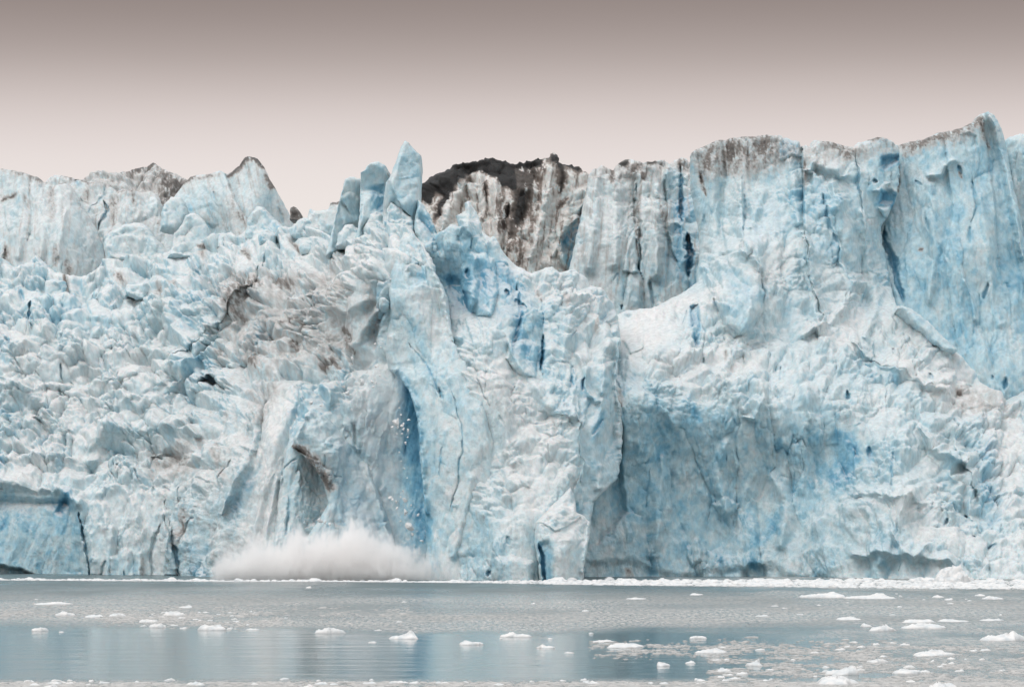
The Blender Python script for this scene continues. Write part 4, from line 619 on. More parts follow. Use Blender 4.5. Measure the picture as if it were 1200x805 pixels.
    dv = np.maximum(dv, (1.2+.8*mid*(kn > 1))*sst(1.15, 1.6, dirt*(1+.5*dn)))
    dd_ = sst(.35, 1.0, dv)
    dk = np.clip(dirt-1, 0, 1)[...,None]
    dc = np.array([.235,.215,.20])*(1-dk)+np.array([.02,.019,.019])*dk
    dc = dc*(1+.5*fbm(X/3., Y/3., sd0+18, 2))[...,None]
    c = c*(1-dd_[...,None])+dc*dd_[...,None]
    tint = pc.get('tint')
    if tint is not None: c = c*np.array(tint)
    c = np.clip(c, .02, .9)
    # mesh
    use = np.zeros(X.shape, bool)
    use[:-1,:-1] |= quad; use[1:,:-1] |= quad; use[:-1,1:] |= quad; use[1:,1:] |= quad
    idx = np.full(X.shape, -1, np.int64); idx[use] = np.arange(use.sum())
    V = np.c_[px_[use], py_[use], pz_[use]]; CC = c[use]
    q = np.stack([idx[:-1,:-1], idx[1:,:-1], idx[1:,1:], idx[:-1,1:]], -1)[quad]
    # rim walls: boundary edges (directed) of the quads
    e = np.concatenate([q[:,[0,1]], q[:,[1,2]], q[:,[2,3]], q[:,[3,0]]])
    ks = np.minimum(e[:,0], e[:,1])*len(V)*1+np.maximum(e[:,0], e[:,1])
    _, inv, cnt = np.unique(ks, return_inverse=True, return_counts=True)
    be = e[cnt[inv] == 1]
    bv = np.unique(be); m1 = {}
    lut = np.full(len(V), -1, np.int64); lut[bv] = np.arange(len(bv))
    th = pc.get('thick', 14.)
    cen = V[bv].mean(0)
    R1 = V[bv]+np.array([0, th*.25, 0]); R2 = V[bv]*1.0
    R2[:,1] += th; R2[:,0] = cen[0]+(R2[:,0]-cen[0])*.93; R2[:,2] = cen[2]+(R2[:,2]-cen[2])*.93
    n0 = len(V); n1 = n0+len(bv); n2 = n1+len(bv)
    cap = np.array([[cen[0], R2[:,1].max(), cen[2]]])
    V = np.concatenate([V, R1, R2, cap]); CC = np.concatenate([CC, CC[bv], CC[bv], CC[bv][:1]])
    a, b_ = be[:,0], be[:,1]
    w1 = np.stack([b_, a, n0+lut[a], n0+lut[b_]], -1); w2 = np.stack([n0+lut[b_], n0+lut[a], n1+lut[a], n1+lut[b_]], -1)
    Q = np.concatenate([q, w1, w2])
    T = np.stack([n1+lut[b_], n1+lut[a], np.full(len(a), n2)], -1)
    root_faces = Q; kids = []
    dsel = np.r_[dd_[use], np.zeros(len(V)-use.sum())]; px2 = np.r_[X[use], np.full(len(V)-use.sum(), -1e6)]; py2 = np.r_[Y[use], np.full(len(V)-use.sum(), -1e6)]
    taken = np.zeros(len(Q), bool)
    for pn, spec, lab in pc.get('parts', []):
        if spec == 'dirt': vm = dsel > .55
        else:
            vm = np.zeros(len(V), bool); nn = use.sum()
            WXu = WX[use]; WYu = WY[use]; vm[:nn] = inside(WXu, WYu, spec)
        fm = vm[Q].sum(1) >= 3; fm &= ~taken
        if spec == 'dirt': fm = biggest(Q, fm, len(V))
        taken |= fm
        kids.append((pn, Q[fm], lab))
    o = mixed(pc['name'], V, Q[~taken], T, ICE, CC, pc)
    for pn, qf, lab in kids:
        if not len(qf): continue
        vv = np.unique(qf); lu = np.full(len(V), -1, np.int64); lu[vv] = np.arange(len(vv))
        k = mixed(pn, V[vv], lu[qf], np.zeros((0,3), int), ICE, CC[vv], {'label': None, 'cat': None})
        k.parent = o; k.location = k.location-o.location
        if lab: k['label'] = lab
    return o
def biggest(Q, fm, nv):
    ids = np.nonzero(fm)[0]; lab = np.arange(nv); q = Q[ids]
    if not len(ids): return fm
    while True:                                   # spread the smallest vertex index over connected faces
        m = lab[q].min(1); new = lab.copy()
        for k in range(4): np.minimum.at(new, q[:,k], m)
        new = new[new]
        if (new == lab).all(): break
        lab = new
    m = lab[q[:,0]]; u, n = np.unique(m, return_counts=True)
    out = np.zeros(len(Q), bool); out[ids[m == u[n.argmax()]]] = True; return out
def hash_str(s):
    h = 7
    for ch in s: h = (h*31+ord(ch)) % 100003
    return h
def mixed(name, V, Q, T, mat, CC, pc):
    me = bpy.data.meshes.new(name)
    org = np.array([V[:,0].mean(), V[:,1].mean(), max(0., V[:,2].min())]); V = V-org
    me.vertices.add(len(V)); me.vertices.foreach_set('co', V.astype(np.float32).ravel())
    fl = np.concatenate([Q.ravel(), T.ravel()]).astype(np.int32)
    me.loops.add(len(fl)); me.loops.foreach_set('vertex_index', fl)
    nq, nt_ = len(Q), len(T)
    me.polygons.add(nq+nt_)
    me.polygons.foreach_set('loop_start', np.concatenate([np.arange(nq)*4, nq*4+np.arange(nt_)*3]).astype(np.int32))
    me.update(calc_edges=True)
    me.polygons.foreach_set('use_smooth', np.ones(nq+nt_, bool))
    ca = me.color_attributes.new('Col', 'FLOAT_COLOR', 'POINT')
    ca.data.foreach_set('color', np.c_[CC, np.ones(len(CC))].astype(np.float32).ravel())
    me.materials.append(mat); me.update()
    o = bpy.data.objects.new(name, me); o.location = org; COL.objects.link(o)
    tag(o, pc['label'], pc['cat'], pc.get('group')); return o
for pc in PIECES: relief(pc)
# ------------------------------------------------------------------ floating ice
def chunk_arrays(rng, cx, cy, w, h, z0=-.08, elong=1., nseg=12, nring=5, peaks=2):
    """one irregular floating lump: a lobed outline and an uneven top, closed below the water"""
    th = np.arange(nseg)/nseg*2*np.pi; ph = rng.uniform(0, 6.28, 4)
    rr = 1+.22*np.sin(2*th+ph[0])+.14*np.sin(3*th+ph[1])+.10*np.sin(5*th+ph[2])+rng.uniform(-.08, .08, nseg)
    pk = [(rng.uniform(-.6,.6), rng.uniform(-.4,.4), rng.uniform(.25,.55), rng.uniform(.4,1.)) for _ in range(peaks)]
    V = []; 
    for k in range(nring, -1, -1):
        r = k/nring
        xx = rr*r*np.cos(th); yy = rr*r*np.sin(th)
        e = max(0, 1-r**7)**.5
        top = .55+sum(a*np.exp(-((xx-px)**2+(yy-py)**2)/s**2) for px,py,s,a in pk)*.4
        zz = h*e*top*(1+rng.uniform(-.2,.2,nseg)) if k < nring else np.full(nseg, .02)
        if k == 0: V.append([[cx, cy, float(np.mean(zz))]]); break
        V.append(np.c_[cx+xx*w/2, cy+yy*w/2*elong, zz])
    V.insert(0, np.c_[cx+rr*np.cos(th)*w/2*.96, cy+rr*np.sin(th)*w/2*elong*.96, np.full(nseg, z0)])
    V = np.concatenate(V); n = nseg; F = []
    i = np.arange(n); j = (i+1) % n
    for k in range(nring):
        F.append(np.stack([k*n+i, k*n+j, (k+1)*n+j], -1)); F.append(np.stack([k*n+i, (k+1)*n+j, (k+1)*n+i], -1))
    c = len(V)-1; F.append(np.stack([nring*n+i, nring*n+j, np.full(n, c)], -1))
    F.append(np.stack([j[1:-1], i[1:-1], np.zeros(n-2, int)], -1))
    return V, np.concatenate(F)
def floe(px, row, wpx, hpx, label, group=None, elong=.8, peaks=3, name='ice_floe', cat='ice floe', seed=None):
    rng = np.random.default_rng(int(px*13+row*7) if seed is None else seed)
    Y = Yrow(row); w = wpx*Y/F; h = hpx*Y/F
    big = wpx > 14; h = min(h*.85, w*.4)
    V, T = chunk_arrays(rng, (px-600)/F*Y, Y, w, h, -.15, elong, 36 if big else 14, 10 if big else 5, peaks)
    V[:,2] *= np.where(V[:,2] > 0, h/max(V[:,2].max(), 1e-3), 1)
    if big:
        V[:,2] += np.where(V[:,2] > .05, fbm(V[:,0]*2.3+row, V[:,1]*2.3, int(px), 4)*.3*h, 0)
        V[:,0] += fbm(V[:,1]*2.5, V[:,2]*3+px, 5, 3)*.12
    o = link(name, V, T.ravel(), 3, FLOE, smooth=True)
    return tag(o, label, cat, group)
BIG = [ # x, waterline row, width, height, label
 (1176,750,58,13,'largest white floe, a long humped one cut by the right edge'),
 (1093,768,44,9,'flat topped white floe just left of and below the long humped one'),
 (965,700,48,8,'long low floe with a raised left end, on the far water at the right'),
 (1020,701,62,7,'long thin floe with a pointed right end, directly right of the raised one'),
 (993,726,32,5,'thin flat floe at mid distance on the right, left of the jagged one'),
 (1033,739,30,9,'jagged many pointed floe at mid distance on the right'),
 (1015,734,14,5,'small jagged floe touching the left end of the many pointed one'),
 (1076,729,42,5,'long flat floe in front of the right ice face, above the two humped one'),
 (1115,728,30,4,'thin flat floe trailing right of the long flat one'),
 (1082,736,44,8,'two humped white floe at mid distance on the right'),
 (988,790,40,13,'broad mushroom shaped floe near the bottom right'),
 (980,801,52,12,'wide sloping floe at the very bottom right, in the near slush'),
 (1063,789,34,7,'flat floe with a wet grey foot right of the mushroom shaped floe'),
 (1028,776,22,6,'small rounded floe above and right of the mushroom shaped one'),
 (883,780,20,9,'small peaked floe with a white cap left of the mushroom shaped floe'),
 (248,738,30,8,'smooth white floe with a raised middle, largest on the left side'),
 (386,742,28,9,'white floe with a square left end, left of centre'),
 (474,748,36,11,'flat topped grey white floe with a dark waterline, left of centre'),
 (551,755,30,6,'thin double layered floe just right of the flat topped one'),
 (606,746,30,7,'low white floe at the centre of the water'),
 (641,759,22,6,'small lens shaped floe at the centre, nearer than the low white one'),
 (777,780,18,6,'small box like floe with an upright right end on blue water'),
 (809,777,13,4,'small thin floe on blue water, right of the box like one'),
 (836,765,30,8,'white floe at the end of the long slush strip, right of centre'),
 (818,748,18,4,'small flat floe on grey water, right of centre'),
 (732,758,48,6,'long ragged raft of slush on the blue water edge, right of centre'),
 (708,752,20,4,'short slush raft at the left tip of the long ragged one'),
 (78,721,20,6,'chunky little white floe at the left, leftmost of the row'),
 (110,723,24,4,'thin flat floe in the left row, second from the left'),
 (137,722,17,5,'small humped floe in the left row, third from the left'),
 (185,735,16,6,'small round floe below the left row'),
 (46,739,17,6,'lone small floe at the far left on blue water'),
 (172,729,18,5,'low floe in the left slush patch'),
 (204,721,22,6,'pinkish floe at the top of the left slush patch'),
 (60,708,40,4,'long slush streak at the far left'),
 (219,712,16,4,'bright thin floe behind the left slush patch'),
 (362,689,8,3,'tiny peaked floe just off the white splash'),
 (746,702,18,3,'thin far floe in front of the headland corner'),
 (816,697,17,3,'thin far floe in front of the hollow undercut'),
 (1100,700,12,4,'small far floe, left one of the far right pair'),
 (1112,703,12,3,'small far floe, right one of the far right pair'),
 (1162,702,20,5,'far white floe near the right edge'),
 (1148,698,12,3,'small flat floe behind the far white one at right'),
 (1163,727,26,3,'thin mid distance floe above the largest floe'),
 (848,787,14,7,'tiny spiky floe on the blue water left of the peaked floe'),
 (870,790,14,4,'flat small floe right of the tiny spiky one'),
 (1106,808,30,12,'dark topped rounded floe at the bottom edge, right side'),
 (1141,763,10,3,'small round floe between the largest floe and the slush at right'),
 (60,806,16,6,'white floe in the near slush at the bottom left'),
 (232,802,14,5,'small floe sitting in the near slush left of centre'),
 (361,806,18,6,'white lump in the bottom slush below the square ended floe'),
 (893,722,14,2.5,'thin sliver of floe left of the far flat floe'),
]
for i, (x, r, w, h, lab) in enumerate(BIG): floe(x, r, w, h, lab, peaks=2+i % 3)
rng = random.Random(11)
# small floes strewn by zone: box in rows and pixels, count
ZONES = [((140,300),(716,738),34,'little pinkish floe in the crowded slush patch at the left','floes in the left slush patch'),
 ((830,1190),(752,800),46,'little floe in the slush field at the lower right','floes in the right slush field'),
 ((900,1195),(692,722),18,'tiny white floe strewn on the far water at the right','floes on the far right water'),
 ((20,900),(796,803),48,'little floe in the near slush strip along the bottom edge','floes in the bottom slush strip'),
 ((0,700),(700,765),16,'tiny lone floe drifting on the open water at the left and centre','lone floes on open water')]
for (xa, xb), (ra, rb), n, lab, grp in ZONES:
    for k in range(n):
        r = rng.uniform(ra, rb); near = (r-680)/125
        floe(rng.uniform(xa, xb), r, rng.uniform(3, 9)*(.6+near), rng.uniform(1.2, 2.6)*(.6+near), lab, grp, name='small_ice_floe', peaks=2, seed=k*31+ra)

def scatter(name, label, pts, sizes, cat='slush', hfac=.35, seed=3, mat=None):
    """countless chips of ice as one mesh"""
    g = np.random.default_rng(seed); n = len(pts); m = 7
    th = (np.arange(m)/m*2*np.pi)[None]+g.uniform(0,6.28,(n,1)); wide = g.uniform(1.,2.6,(n,1)) if mat else 1.
    r = g.uniform(.6,1.15,(n,m))*sizes[:,None]*.5
    el = g.uniform(.5,1.,(n,1)); H = sizes*g.uniform(.4,1.3,n)*hfac
    def ring(f, z): return np.stack([pts[:,0:1]+wide*r*f*np.cos(th), pts[:,1:2]+r*f*el*np.sin(th), np.broadcast_to(z, (n,m))], -1)
    A = ring(1., np.full((n,m), -.03)); B = ring(.9, H[:,None]*g.uniform(.2,.6,(n,m))); Cc = ring(.45, H[:,None]*g.uniform(.6,1.1,(n,m)))
    V = np.concatenate([A,B,Cc,np.stack([pts[:,0],pts[:,1],H],-1)[:,None]],1).reshape(-1,3)
    st = 3*m+1; i = np.arange(m); j = (i+1)%m; T = []
    for k in range(2):
        T += [np.stack([k*m+i,k*m+j,(k+1)*m+j],-1), np.stack([k*m+i,(k+1)*m+j,(k+1)*m+i],-1)]
    T.append(np.stack([2*m+i,2*m+j,np.full(m,3*m)],-1)); T = np.concatenate(T)
    Fc = (T[None]+(np.arange(n)*st)[:,None,None]).reshape(-1)
    o = link(name, V, Fc, 3, mat or FLOE, smooth=False)
    return tag(o, label, cat, kind='stuff')
SLUSH = floe_ice('slush', (.38,.39,.39,1), (.54,.52,.50,1))
g = np.random.default_rng(5)
def rowpts(n, xf, rf, dens=None):
    x = xf(n); r = rf(n)
    if dens is not None:
        k = g.uniform(0,1,n) < dens(x, r); x, r = x[k], r[k]
    Y = HC*F/(r-600); return np.c_[(x-600)/F*Y, Y]
# white crush along the foot of the ice
def foot_rows(x): # far and near photo rows of the white band
    far = np.interp(x, [-160,0,210,260,500,560,680,1000,1340],[678.5,678.5,679.5,680.5,681,680.5,679.5,679.5,680])
    near = np.interp(x, [-160,0,210,400,560,700,900,1100,1340],[679.8,679.8,681,681.5,683,685.5,687.5,690,691]); return far, near
x = g.uniform(-300,1500,18000); fr, nr = foot_rows(x)
r = fr+(nr-fr)*g.beta(1.4,1.3,len(x)); Y = HC*F/(r-600)
sz = g.gamma(1.3,.26,len(x))+.12; sz = np.where(x > 640, sz*1.05, sz*.6)*np.clip(1.+1.1*fbm(x/25., r*0, 91, 3), .35, 2.)
scatter('brash_ice', 'white band of crushed brash ice packed along the foot of the glacier', np.c_[(x-600)/F*Y, Y], sz, 'brash ice', .2)
x = g.normal(1117, 11, 220); Y = HC*F/(g.uniform(681,683,220)-600)
scatter('brash_ice', 'mound of bluish crushed ice heaped on the brash band at the right', np.c_[(x-600)/F*Y, Y], g.uniform(1.,2.4,220)*np.exp(-((x-1117)/16)**2)+.4, 'brash ice', .6, 8)
def patchy(s, thr=.45, fx=60., fy=9.):
    def f(x, r):
        n = fbm(x/fx, r/fy, s, 4); return sst(thr-.35, thr+.15, n+.25)
    return f
pts = np.concatenate([
 rowpts(6000, lambda n: g.uniform(120,330,n), lambda n: g.normal(724,5,n).clip(712,740), patchy(3,.35)),
 rowpts(4500, lambda n: g.uniform(-60,480,n), lambda n: g.normal(716,3.5,n).clip(706,728), patchy(4,.4)),
 rowpts(4000, lambda n: g.uniform(690,1050,n), lambda n: (753+(g.uniform(0,1,n))*14+g.normal(0,2.5,n)), patchy(5,.35,40,5))])
scatter('slush', 'streaks of fine floating slush on the middle water', pts, g.gamma(1.6,.06,len(pts))+.03, hfac=.18, seed=12, mat=SLUSH)
pts = np.concatenate([
 rowpts(19000, lambda n: g.uniform(-60,1260,n), lambda n: 799+np.abs(g.normal(0,5,n)), patchy(6,.30,50,5)),
 rowpts(26000, lambda n: g.uniform(830,1260,n), lambda n: g.uniform(757,812,n), patchy(7,.42,70,7)),
 rowpts(6000, lambda n: g.uniform(-100,1260,n), lambda n: g.uniform(806,850,n), patchy(8,.4,70,12))])
scatter('slush', 'near field of fine floating slush along the bottom and lower right', pts, g.gamma(1.6,.05,len(pts))+.03, hfac=.18, seed=13, mat=SLUSH)

# ------------------------------------------------------------------ falling ice
def falling(px, py, Y, s, k):
    rngk = np.random.default_rng(k)
    V = []; n = 14
    d = rngk.normal(0,1,(n,3)); d /= np.linalg.norm(d,axis=1)[:,None]; d *= rngk.uniform(.6,1.1,(n,1))*np.array([1.25,1.,.8])
    import bmesh
    bm = bmesh.new()
    for q in d*s/2: bm.verts.new(q)
    bmesh.ops.convex_hull(bm, input=bm.verts)
    bmesh.ops.delete(bm, geom=[v for v in bm.verts if not v.link_faces], context='VERTS')
    bmesh.ops.bevel(bm, geom=bm.edges[:], offset=s*.04, segments=1, affect='EDGES')
    me = bpy.data.meshes.new('falling_ice_chunk'); bm.to_mesh(me); bm.free(); me.materials.append(FLOE)
    o = bpy.data.objects.new('falling_ice_chunk', me); o.location = P(px, py, Y); COL.objects.link(o)
    o.rotation_euler = tuple(rngk.uniform(0,6.28,3)); return o
FALL = [(365,472,4.),(376,476,3.),(425,448,6),(436,447,3),(437,453,3.5),(441,449,3),(407,461,5),(424,445,3),(441,429,3),(403,453,3),(463,495,6),(466,500,3),(471,499,3),(473,497,3),(478,504,3),(479,492,2.4),(475,519,2.6),(460,500,3),(466,492,2.6),(470,486,2),(468,478,1.8),(473,503,3),(475,586,4.5),(465,588,4),(474,600,6),(466,596,3),(480,617,8),(490,603,3),(482,592,2),(470,582,2),(467,470,1.8),(470,540,2),(474,549,2),(468,530,1.6),(477,560,1.6),(472,575,2),(470,610,2.4),(484,626,3),(494,634,3),(460,585,3),(457,583,3),(440,403,3),(413,420,4),(446,407,2),(445,440,2),(430,436,2),(418,456,2),(412,480,2),(375,610,5),(381,612,3),(386,614,3),(478,512,1.6),(463,455,2),(466,462,1.6),(471,508,2),(465,508,1.6)]
for k, (x_, y_, s_) in enumerate(FALL):
    o = falling(x_, y_, 410.5 if x_ > 400 or y_ > 560 else 413, s_*.17, 100+k)
    tag(o, 'small white chunk of ice falling in front of the blue hollow and the toppling block', 'ice chunk', 'falling ice chunks')

# ------------------------------------------------------------------ splash and ice dust (volumes)
def vol_box(name, x0, x1, y0, y1, z0, z1, build, label, cat):
    m, t = nt(name+'_mist'); L = t.links.new
    out = node(t,'ShaderNodeOutputMaterial'); v = node(t,'ShaderNodeVolumePrincipled')
    v.inputs['Color'].default_value = (1.,.992,.988,1); v.inputs['Anisotropy'].default_value = .0
    geo = node(t,'ShaderNodeNewGeometry'); sp = node(t,'ShaderNodeSeparateXYZ'); L(geo.outputs['Position'], sp.inputs[0])
    def mr(src, a, b, c=0., d=1., smooth=True):
        n = node(t,'ShaderNodeMapRange', interpolation_type='SMOOTHSTEP' if smooth else 'LINEAR')
        for i_, q in zip((1,2,3,4),(a,b,c,d)): n.inputs[i_].default_value = q
        L(src, n.inputs[0]); return n.outputs[0]
    def mth(op, a, b=None):
        n = node(t,'ShaderNodeMath', operation=op)
        for i_, q in enumerate((a,b)):
            if q is None: continue
            if isinstance(q, (int,float)): n.inputs[i_].default_value = q
            else: L(q, n.inputs[i_])
        return n.outputs[0]
    def noise(sc, det, scale=(1,1,1)):
        mp = node(t,'ShaderNodeMapping'); mp.inputs['Scale'].default_value = scale; L(geo.outputs['Position'], mp.inputs[0])
        n = node(t,'ShaderNodeTexNoise'); n.inputs['Scale'].default_value = sc; n.inputs['Detail'].default_value = det; n.inputs['Roughness'].default_value=.6; L(mp.outputs[0], n.inputs['Vector']); return n.outputs['Fac']
    L(build(t, sp, mr, mth, noise), v.inputs['Density']); L(v.outputs[0], out.inputs['Volume'])
    import bmesh
    bm = bmesh.new(); bmesh.ops.create_cube(bm, size=1)
    for q in bm.verts: q.co = (x0+(q.co.x+.5)*(x1-x0), y0+(q.co.y+.5)*(y1-y0), z0+(q.co.z+.5)*(z1-z0))
    c = ((x0+x1)/2, (y0+y1)/2, z0)
    for q in bm.verts: q.co.x -= c[0]; q.co.y -= c[1]; q.co.z -= c[2]
    me = bpy.data.meshes.new(name); bm.to_mesh(me); bm.free(); me.materials.append(m)
    o = bpy.data.objects.new(name, me); o.location = c; COL.objects.link(o)
    return tag(o, label, cat, kind='stuff')
def splash_density(t, sp, mr, mth, noise):
    cr = node(t,'ShaderNodeFloatCurve'); cv = cr.mapping.curves[0]
    # photo x -> height of the plume in m/8
    prof = [(244,0),(250,.22),(262,.42),(285,.50),(300,.64),(312,.55),(335,.66),(347,.86),(358,.66),(375,.80),(395,.74),(412,.98),(428,.86),(445,.72),(462,.62),(485,.42),(510,.28),(530,.20),(560,.05)]
    pts_ = [((px-244)/(560-244), h) for px, h in prof]
    while len(cv.points) < len(pts_): cv.points.new(.5,.5)
    for q, (a, b) in zip(cv.points, pts_): q.location = (a, b)
    cr.mapping.update()
    xn = mr(sp.outputs['X'], (244-600)/F*403, (560-600)/F*403, 0, 1, False); t.links.new(xn, cr.inputs['Value'])
    H = mth('MULTIPLY', cr.outputs[0], 7.1)
    n1 = noise(.5, 8); n2 = noise(1.6, 6, (1.3,1,.45))
    warp = mth('MULTIPLY', mth('SUBTRACT', n1, .5), 8.0); w2 = mth('MULTIPLY', mth('SUBTRACT', n2, .5), 6.5)
    e = mth('ADD', mth('SUBTRACT', H, sp.outputs['Z']), mth('ADD', warp, w2))
    n3 = noise(4.5, 4, (1,1,.5)); e = mth('ADD', e, mth('MULTIPLY', mth('SUBTRACT', n3, .5), 2.4)); d = mr(e, -.4, 3.6)
    yy = mth('ABSOLUTE', mth('SUBTRACT', sp.outputs['Y'], 404.))
    dy = mr(mth('ADD', yy, mth('MULTIPLY', mth('SUBTRACT', n1, .5), 4.)), 4.2, 2.2)
    xe = mr(sp.outputs['X'], (243-600)/F*403, (254-600)/F*403)
    xf = mr(sp.outputs['X'], (548-600)/F*403, (500-600)/F*403, .0, 1.)
    low = mr(sp.outputs['Z'], -.1, 1.2, .35, 1.)
    d = mth('MULTIPLY', d, mr(n2, .36, .62, .12, 1.5))
    return mth('MULTIPLY', mth('MULTIPLY', mth('MULTIPLY', d, dy), mth('MULTIPLY', mth('MULTIPLY', xe, xf), low)), 1.6)
vol_box('splash_cloud', (238-600)/F*403, (562-600)/F*403, 399.2, 408.8, .02, 9.5, splash_density, 'low cloud of white spray thrown up where ice has fallen into the water', 'spray')
def dust_density(t, sp, mr, mth, noise):
    xa = mr(sp.outputs['X'], P(385,0,413)[0], P(420,0,413)[0]); xb = mr(sp.outputs['X'], P(478,0,413)[0], P(462,0,413)[0])
    za = mr(sp.outputs['Z'], P(0,640,413)[2], P(0,600,413)[2], .3, 1.); zb = mr(sp.outputs['Z'], P(0,385,413)[2], P(0,450,413)[2])
    n1 = mr(noise(.5,5,(1,1,.6)), .42, .68)
    return mth('MULTIPLY', mth('MULTIPLY', mth('MULTIPLY', xa, xb), mth('MULTIPLY', za, zb)), mth('MULTIPLY', n1, .16))
vol_box('ice_dust', P(383,0,413)[0], P(480,0,413)[0], 409.2, 413.5, P(0,655,413)[2], P(0,380,413)[2], dust_density, 'thin veil of powdered ice drifting down beside the blue hollow', 'ice dust')

# ------------------------------------------------------------------ water
def water_mat():
    m, t = nt('sea_water'); L = t.links.new
    out = node(t,'ShaderNodeOutputMaterial'); b = node(t,'ShaderNodeBsdfPrincipled')
    b.inputs['IOR'].default_value = 1.333; b.inputs['Base Color'].default_value = (.11,.15,.16,1)
    geo = node(t,'ShaderNodeNewGeometry'); sp = node(t,'ShaderNodeSeparateXYZ'); L(geo.outputs['Position'], sp.inputs[0])
    def tex(sx, sy, det, rough=.5):
        mp = node(t,'ShaderNodeMapping'); mp.inputs['Scale'].default_value = (sx, sy, 1); L(geo.outputs['Position'], mp.inputs[0])
        n = node(t,'ShaderNodeTexNoise'); n.inputs['Scale'].default_value = 1.; n.inputs['Detail'].default_value = det; n.inputs['Roughness'].default_value = rough
        L(mp.outputs[0], n.inputs['Vector']); return n.outputs['Fac']
    def mr(src, a, b_, c=0., d=1., s=True):
        n = node(t,'ShaderNodeMapRange', interpolation_type='SMOOTHSTEP' if s else 'LINEAR')
        for i_, q in zip((1,2,3,4),(a,b_,c,d)): n.inputs[i_].default_value = q
        L(src, n.inputs[0]); return n.outputs[0]
    def mth(op, a, b_):
        n = node(t,'ShaderNodeMath', operation=op)
        for i_, q in enumerate((a,b_)):
            if isinstance(q, (int,float)): n.inputs[i_].default_value = q
            else: L(q, n.inputs[i_])
        return n.outputs[0]
    # wind-ruffled water beyond the calm belt that lies 165-235 m off
    edge = mth('ADD', sp.outputs['Y'], mth('MULTIPLY', mth('SUBTRACT', tex(.045,.02,3), .5), 120.))
    ruff = mr(edge, 212., 250.)
    near = mr(sp.outputs['Y'], 166., 158., 0., .8)
    rgt = mth('MULTIPLY', mr(sp.outputs['X'], 13., 24.), .55)
    patch = mr(tex(.05,.018,4,.6), .38, .66, .35, 1.)
    r_ = mth('MULTIPLY', mth('MAXIMUM', mth('MAXIMUM', ruff, near), rgt), patch)
    L(mr(r_, 0., 1., .05, .42, False), b.inputs['Roughness'])
    bp = node(t,'ShaderNodeBump'); bp.inputs['Distance'].default_value = .30
    L(mr(r_, 0., 1., .05, .9, False), bp.inputs['Strength']); L(tex(1.1,.32,7,.72), bp.inputs['Height'])
    bp2 = node(t,'ShaderNodeBump'); bp2.inputs['Distance'].default_value = .35; bp2.inputs['Strength'].default_value = .18
    L(tex(.11,.28,4,.55), bp2.inputs['Height']); L(bp.outputs[0], bp2.inputs['Normal'])
    L(bp2.outputs[0], b.inputs['Normal'])
    # film of fine frazil ice on the ruffled water
    df = node(t,'ShaderNodeBsdfDiffuse'); df.inputs['Color'].default_value = (.63,.59,.56,1)
    belt = mth('MULTIPLY', mr(edge, 222., 250.), mr(edge, 372., 285.))
    zone = mth('MAXIMUM', mth('MULTIPLY', belt, mr(tex(.03,.03,3,.6), .3, .6, .4, 1.)), mth('MAXIMUM', near, mth('MULTIPLY', mth('MULTIPLY', rgt, 1.5), mr(tex(.09,.03,4,.6), .42, .6))))
    grain = mr(tex(3.2,.5,6,.8), .38, .66, .0, 1.)
    fac = mth('MULTIPLY', mth('MULTIPLY', zone, grain), .9)
    mix = node(t,'ShaderNodeMixShader'); L(fac, mix.inputs[0]); L(b.outputs[0], mix.inputs[1]); L(df.outputs[0], mix.inputs[2]); L(mix.outputs[0], out.inputs['Surface']); return m
V = np.array([[-3000,-400,0],[3000,-400,0],[3000,6000,0],[-3000,6000,0]], float)
w = link('water', V, [0,1,2,3], 4, water_mat(), smooth=False); tag(w, 'grey green sea water with a calm reflecting belt', kind='structure')

# glacier surface behind the broken front: hummocky ice that rises away from the edge
gx, gy = np.meshgrid(np.linspace(-700,700,281), np.linspace(470,1500,207))
hz = 22+6*sst(470,700,gy)+fbm(gx/30,gy/30,51,5)*5+fbm(gx/9,gy/9,52,4,.5,True)*1.6
hz = np.where(gy < 475, -1, hz)+0.
hz = np.minimum(hz, 26+ (gy-470)*.01)
Vb = np.c_[gx.ravel(), gy.ravel(), hz.ravel()]; ii = np.arange(206)[:,None]*281+np.arange(280)[None]
Fq = np.stack([ii, ii+1, ii+282, ii+281], -1).reshape(-1)
cb = ice_colour(np.clip(.3+fbm(gx/12,gy/12,53,4),0,1.5)).reshape(-1,3)
w = link('glacier_surface', Vb, Fq, 4, ICE, cb); tag(w, 'hummocky glacier surface behind the broken ice front', kind='structure')

# ------------------------------------------------------------------ sky, sun, camera
ELEV, AZ = math.radians(52), math.radians(-150)     # sun behind the camera's left shoulder, through cloud
wd = bpy.data.worlds.new('World'); scene.world = wd; wd.use_nodes = True
t = wd.node_tree; t.nodes.clear(); L = t.links.new
out = node(t,'ShaderNodeOutputWorld'); bg1 = node(t,'ShaderNodeBackground'); bg2 = node(t,'ShaderNodeBackground'); mixs = node(t,'ShaderNodeMixShader')
sky = node(t,'ShaderNodeTexSky', sky_type='NISHITA'); sky.sun_disc = False; sky.sun_elevation = ELEV; sky.sun_rotation = AZ
bg1.inputs['Strength'].default_value = .08; L(sky.outputs[0], bg1.inputs['Color'])
tc = node(t,'ShaderNodeTexCoord'); sp = node(t,'ShaderNodeSeparateXYZ'); L(tc.outputs['Generated'], sp.inputs[0])
mrz = node(t,'ShaderNodeMapRange'); mrz.inputs[1].default_value=0; mrz.inputs[2].default_value=.5; L(sp.outputs['Z'], mrz.inputs[0])
cr = node(t,'ShaderNodeValToRGB'); e = cr.color_ramp; e.interpolation = 'B_SPLINE'
def lin(c): return tuple(.852*((v/255+.055)/1.055)**2.4 if v > 10 else v/3294 for v in c)+(1,)
def el(row): return math.sin(math.atan((600-row)/F))/.5
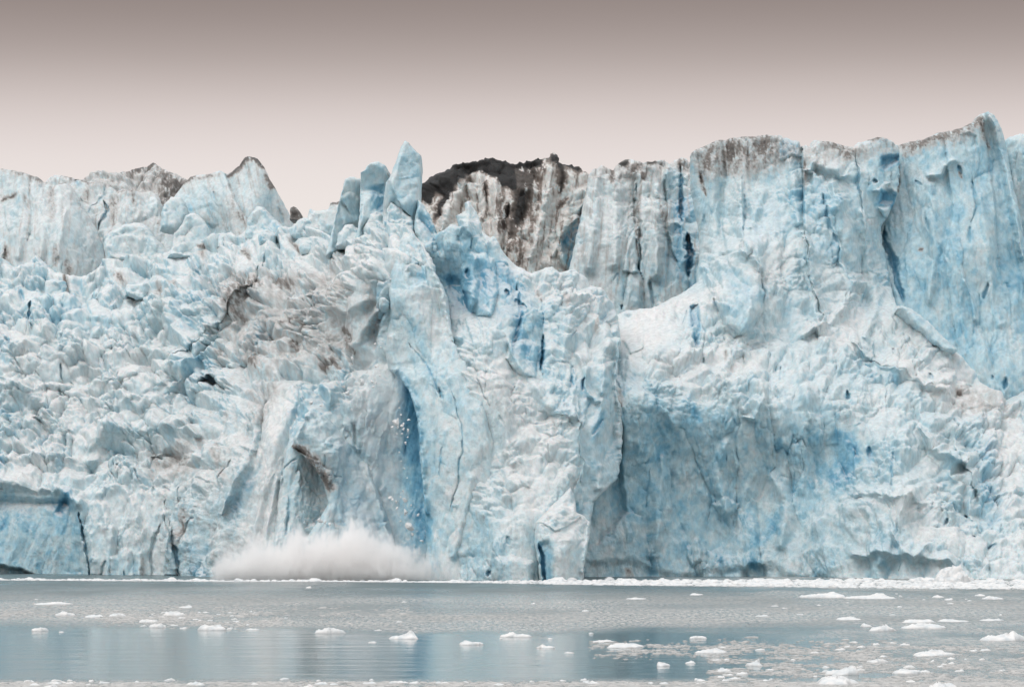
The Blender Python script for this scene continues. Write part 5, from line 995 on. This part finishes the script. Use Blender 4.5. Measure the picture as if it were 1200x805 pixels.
SKY = [(0.,(240,232,228)),(el(260),(240,232,227)),(el(190),(234,224,221)),(el(130),(215,203,199)),(el(70),(179,166,161)),(el(0),(144,130,125)),(.33,(146,134,126)),(.40,(195,189,184)),(.6,(240,241,242)),(1.,(262,265,268))]
while len(e.elements) < len(SKY): e.elements.new(.5)
for q, (p_, c_) in zip(e.elements, SKY): q.position = p_; q.color = lin(c_)
mpn = node(t,'ShaderNodeMapping'); mpn.inputs['Scale'].default_value = (3,3,16); L(tc.outputs['Generated'], mpn.inputs[0])
cn = node(t,'ShaderNodeTexNoise'); cn.inputs['Scale'].default_value = 1.2; cn.inputs['Detail'].default_value = 3; L(mpn.outputs[0], cn.inputs['Vector'])
ad = node(t,'ShaderNodeMath', operation='MULTIPLY_ADD'); ad.inputs[1].default_value = .012; L(cn.outputs['Fac'], ad.inputs[0])
sb = node(t,'ShaderNodeMath', operation='SUBTRACT'); sb.inputs[1].default_value = .006; L(mrz.outputs[0], sb.inputs[0]); L(sb.outputs[0], ad.inputs[2])
L(ad.outputs[0], cr.inputs['Fac']); L(cr.outputs[0], bg2.inputs['Color']); bg2.inputs['Strength'].default_value = .98
mixs.inputs[0].default_value = .97; L(bg1.outputs[0], mixs.inputs[1]); L(bg2.outputs[0], mixs.inputs[2]); L(mixs.outputs[0], out.inputs['Surface'])
sun = bpy.data.lights.new('sun', 'SUN'); sun.energy = 1.0; sun.angle = math.radians(35); sun.color = (1,.965,.93)
so = bpy.data.objects.new('sun', sun); COL.objects.link(so)
from mathutils import Vector
sd = Vector((-.5,-.45,1.0)).normalized()      # towards the sun
so.rotation_euler = sd.to_track_quat('Z','Y').to_euler(); so.location = (-100,0,200)
sky.sun_elevation = math.asin(sd.z); sky.sun_rotation = math.atan2(sd.x, sd.y)
cam = bpy.data.cameras.new('camera'); co = bpy.data.objects.new('camera', cam); COL.objects.link(co)
cam.sensor_width = 36; cam.lens = F/1200*36; cam.clip_end = 20000; cam.clip_start = 1
co.location = (0,0,HC); co.rotation_euler = (math.radians(90),0,0); cam.shift_y = (600-402.5)/1200
scene.camera = co
scene.view_settings.view_transform = 'Standard'; scene.view_settings.look = 'None'; scene.view_settings.gamma = 1; scene.view_settings.exposure = .27
scene.cycles.use_denoising = True; scene.cycles.max_bounces = 32; scene.cycles.diffuse_bounces = 5; scene.cycles.volume_bounces = 32
scene.cycles.volume_step_rate = .3; scene.cycles.volume_max_steps = 256
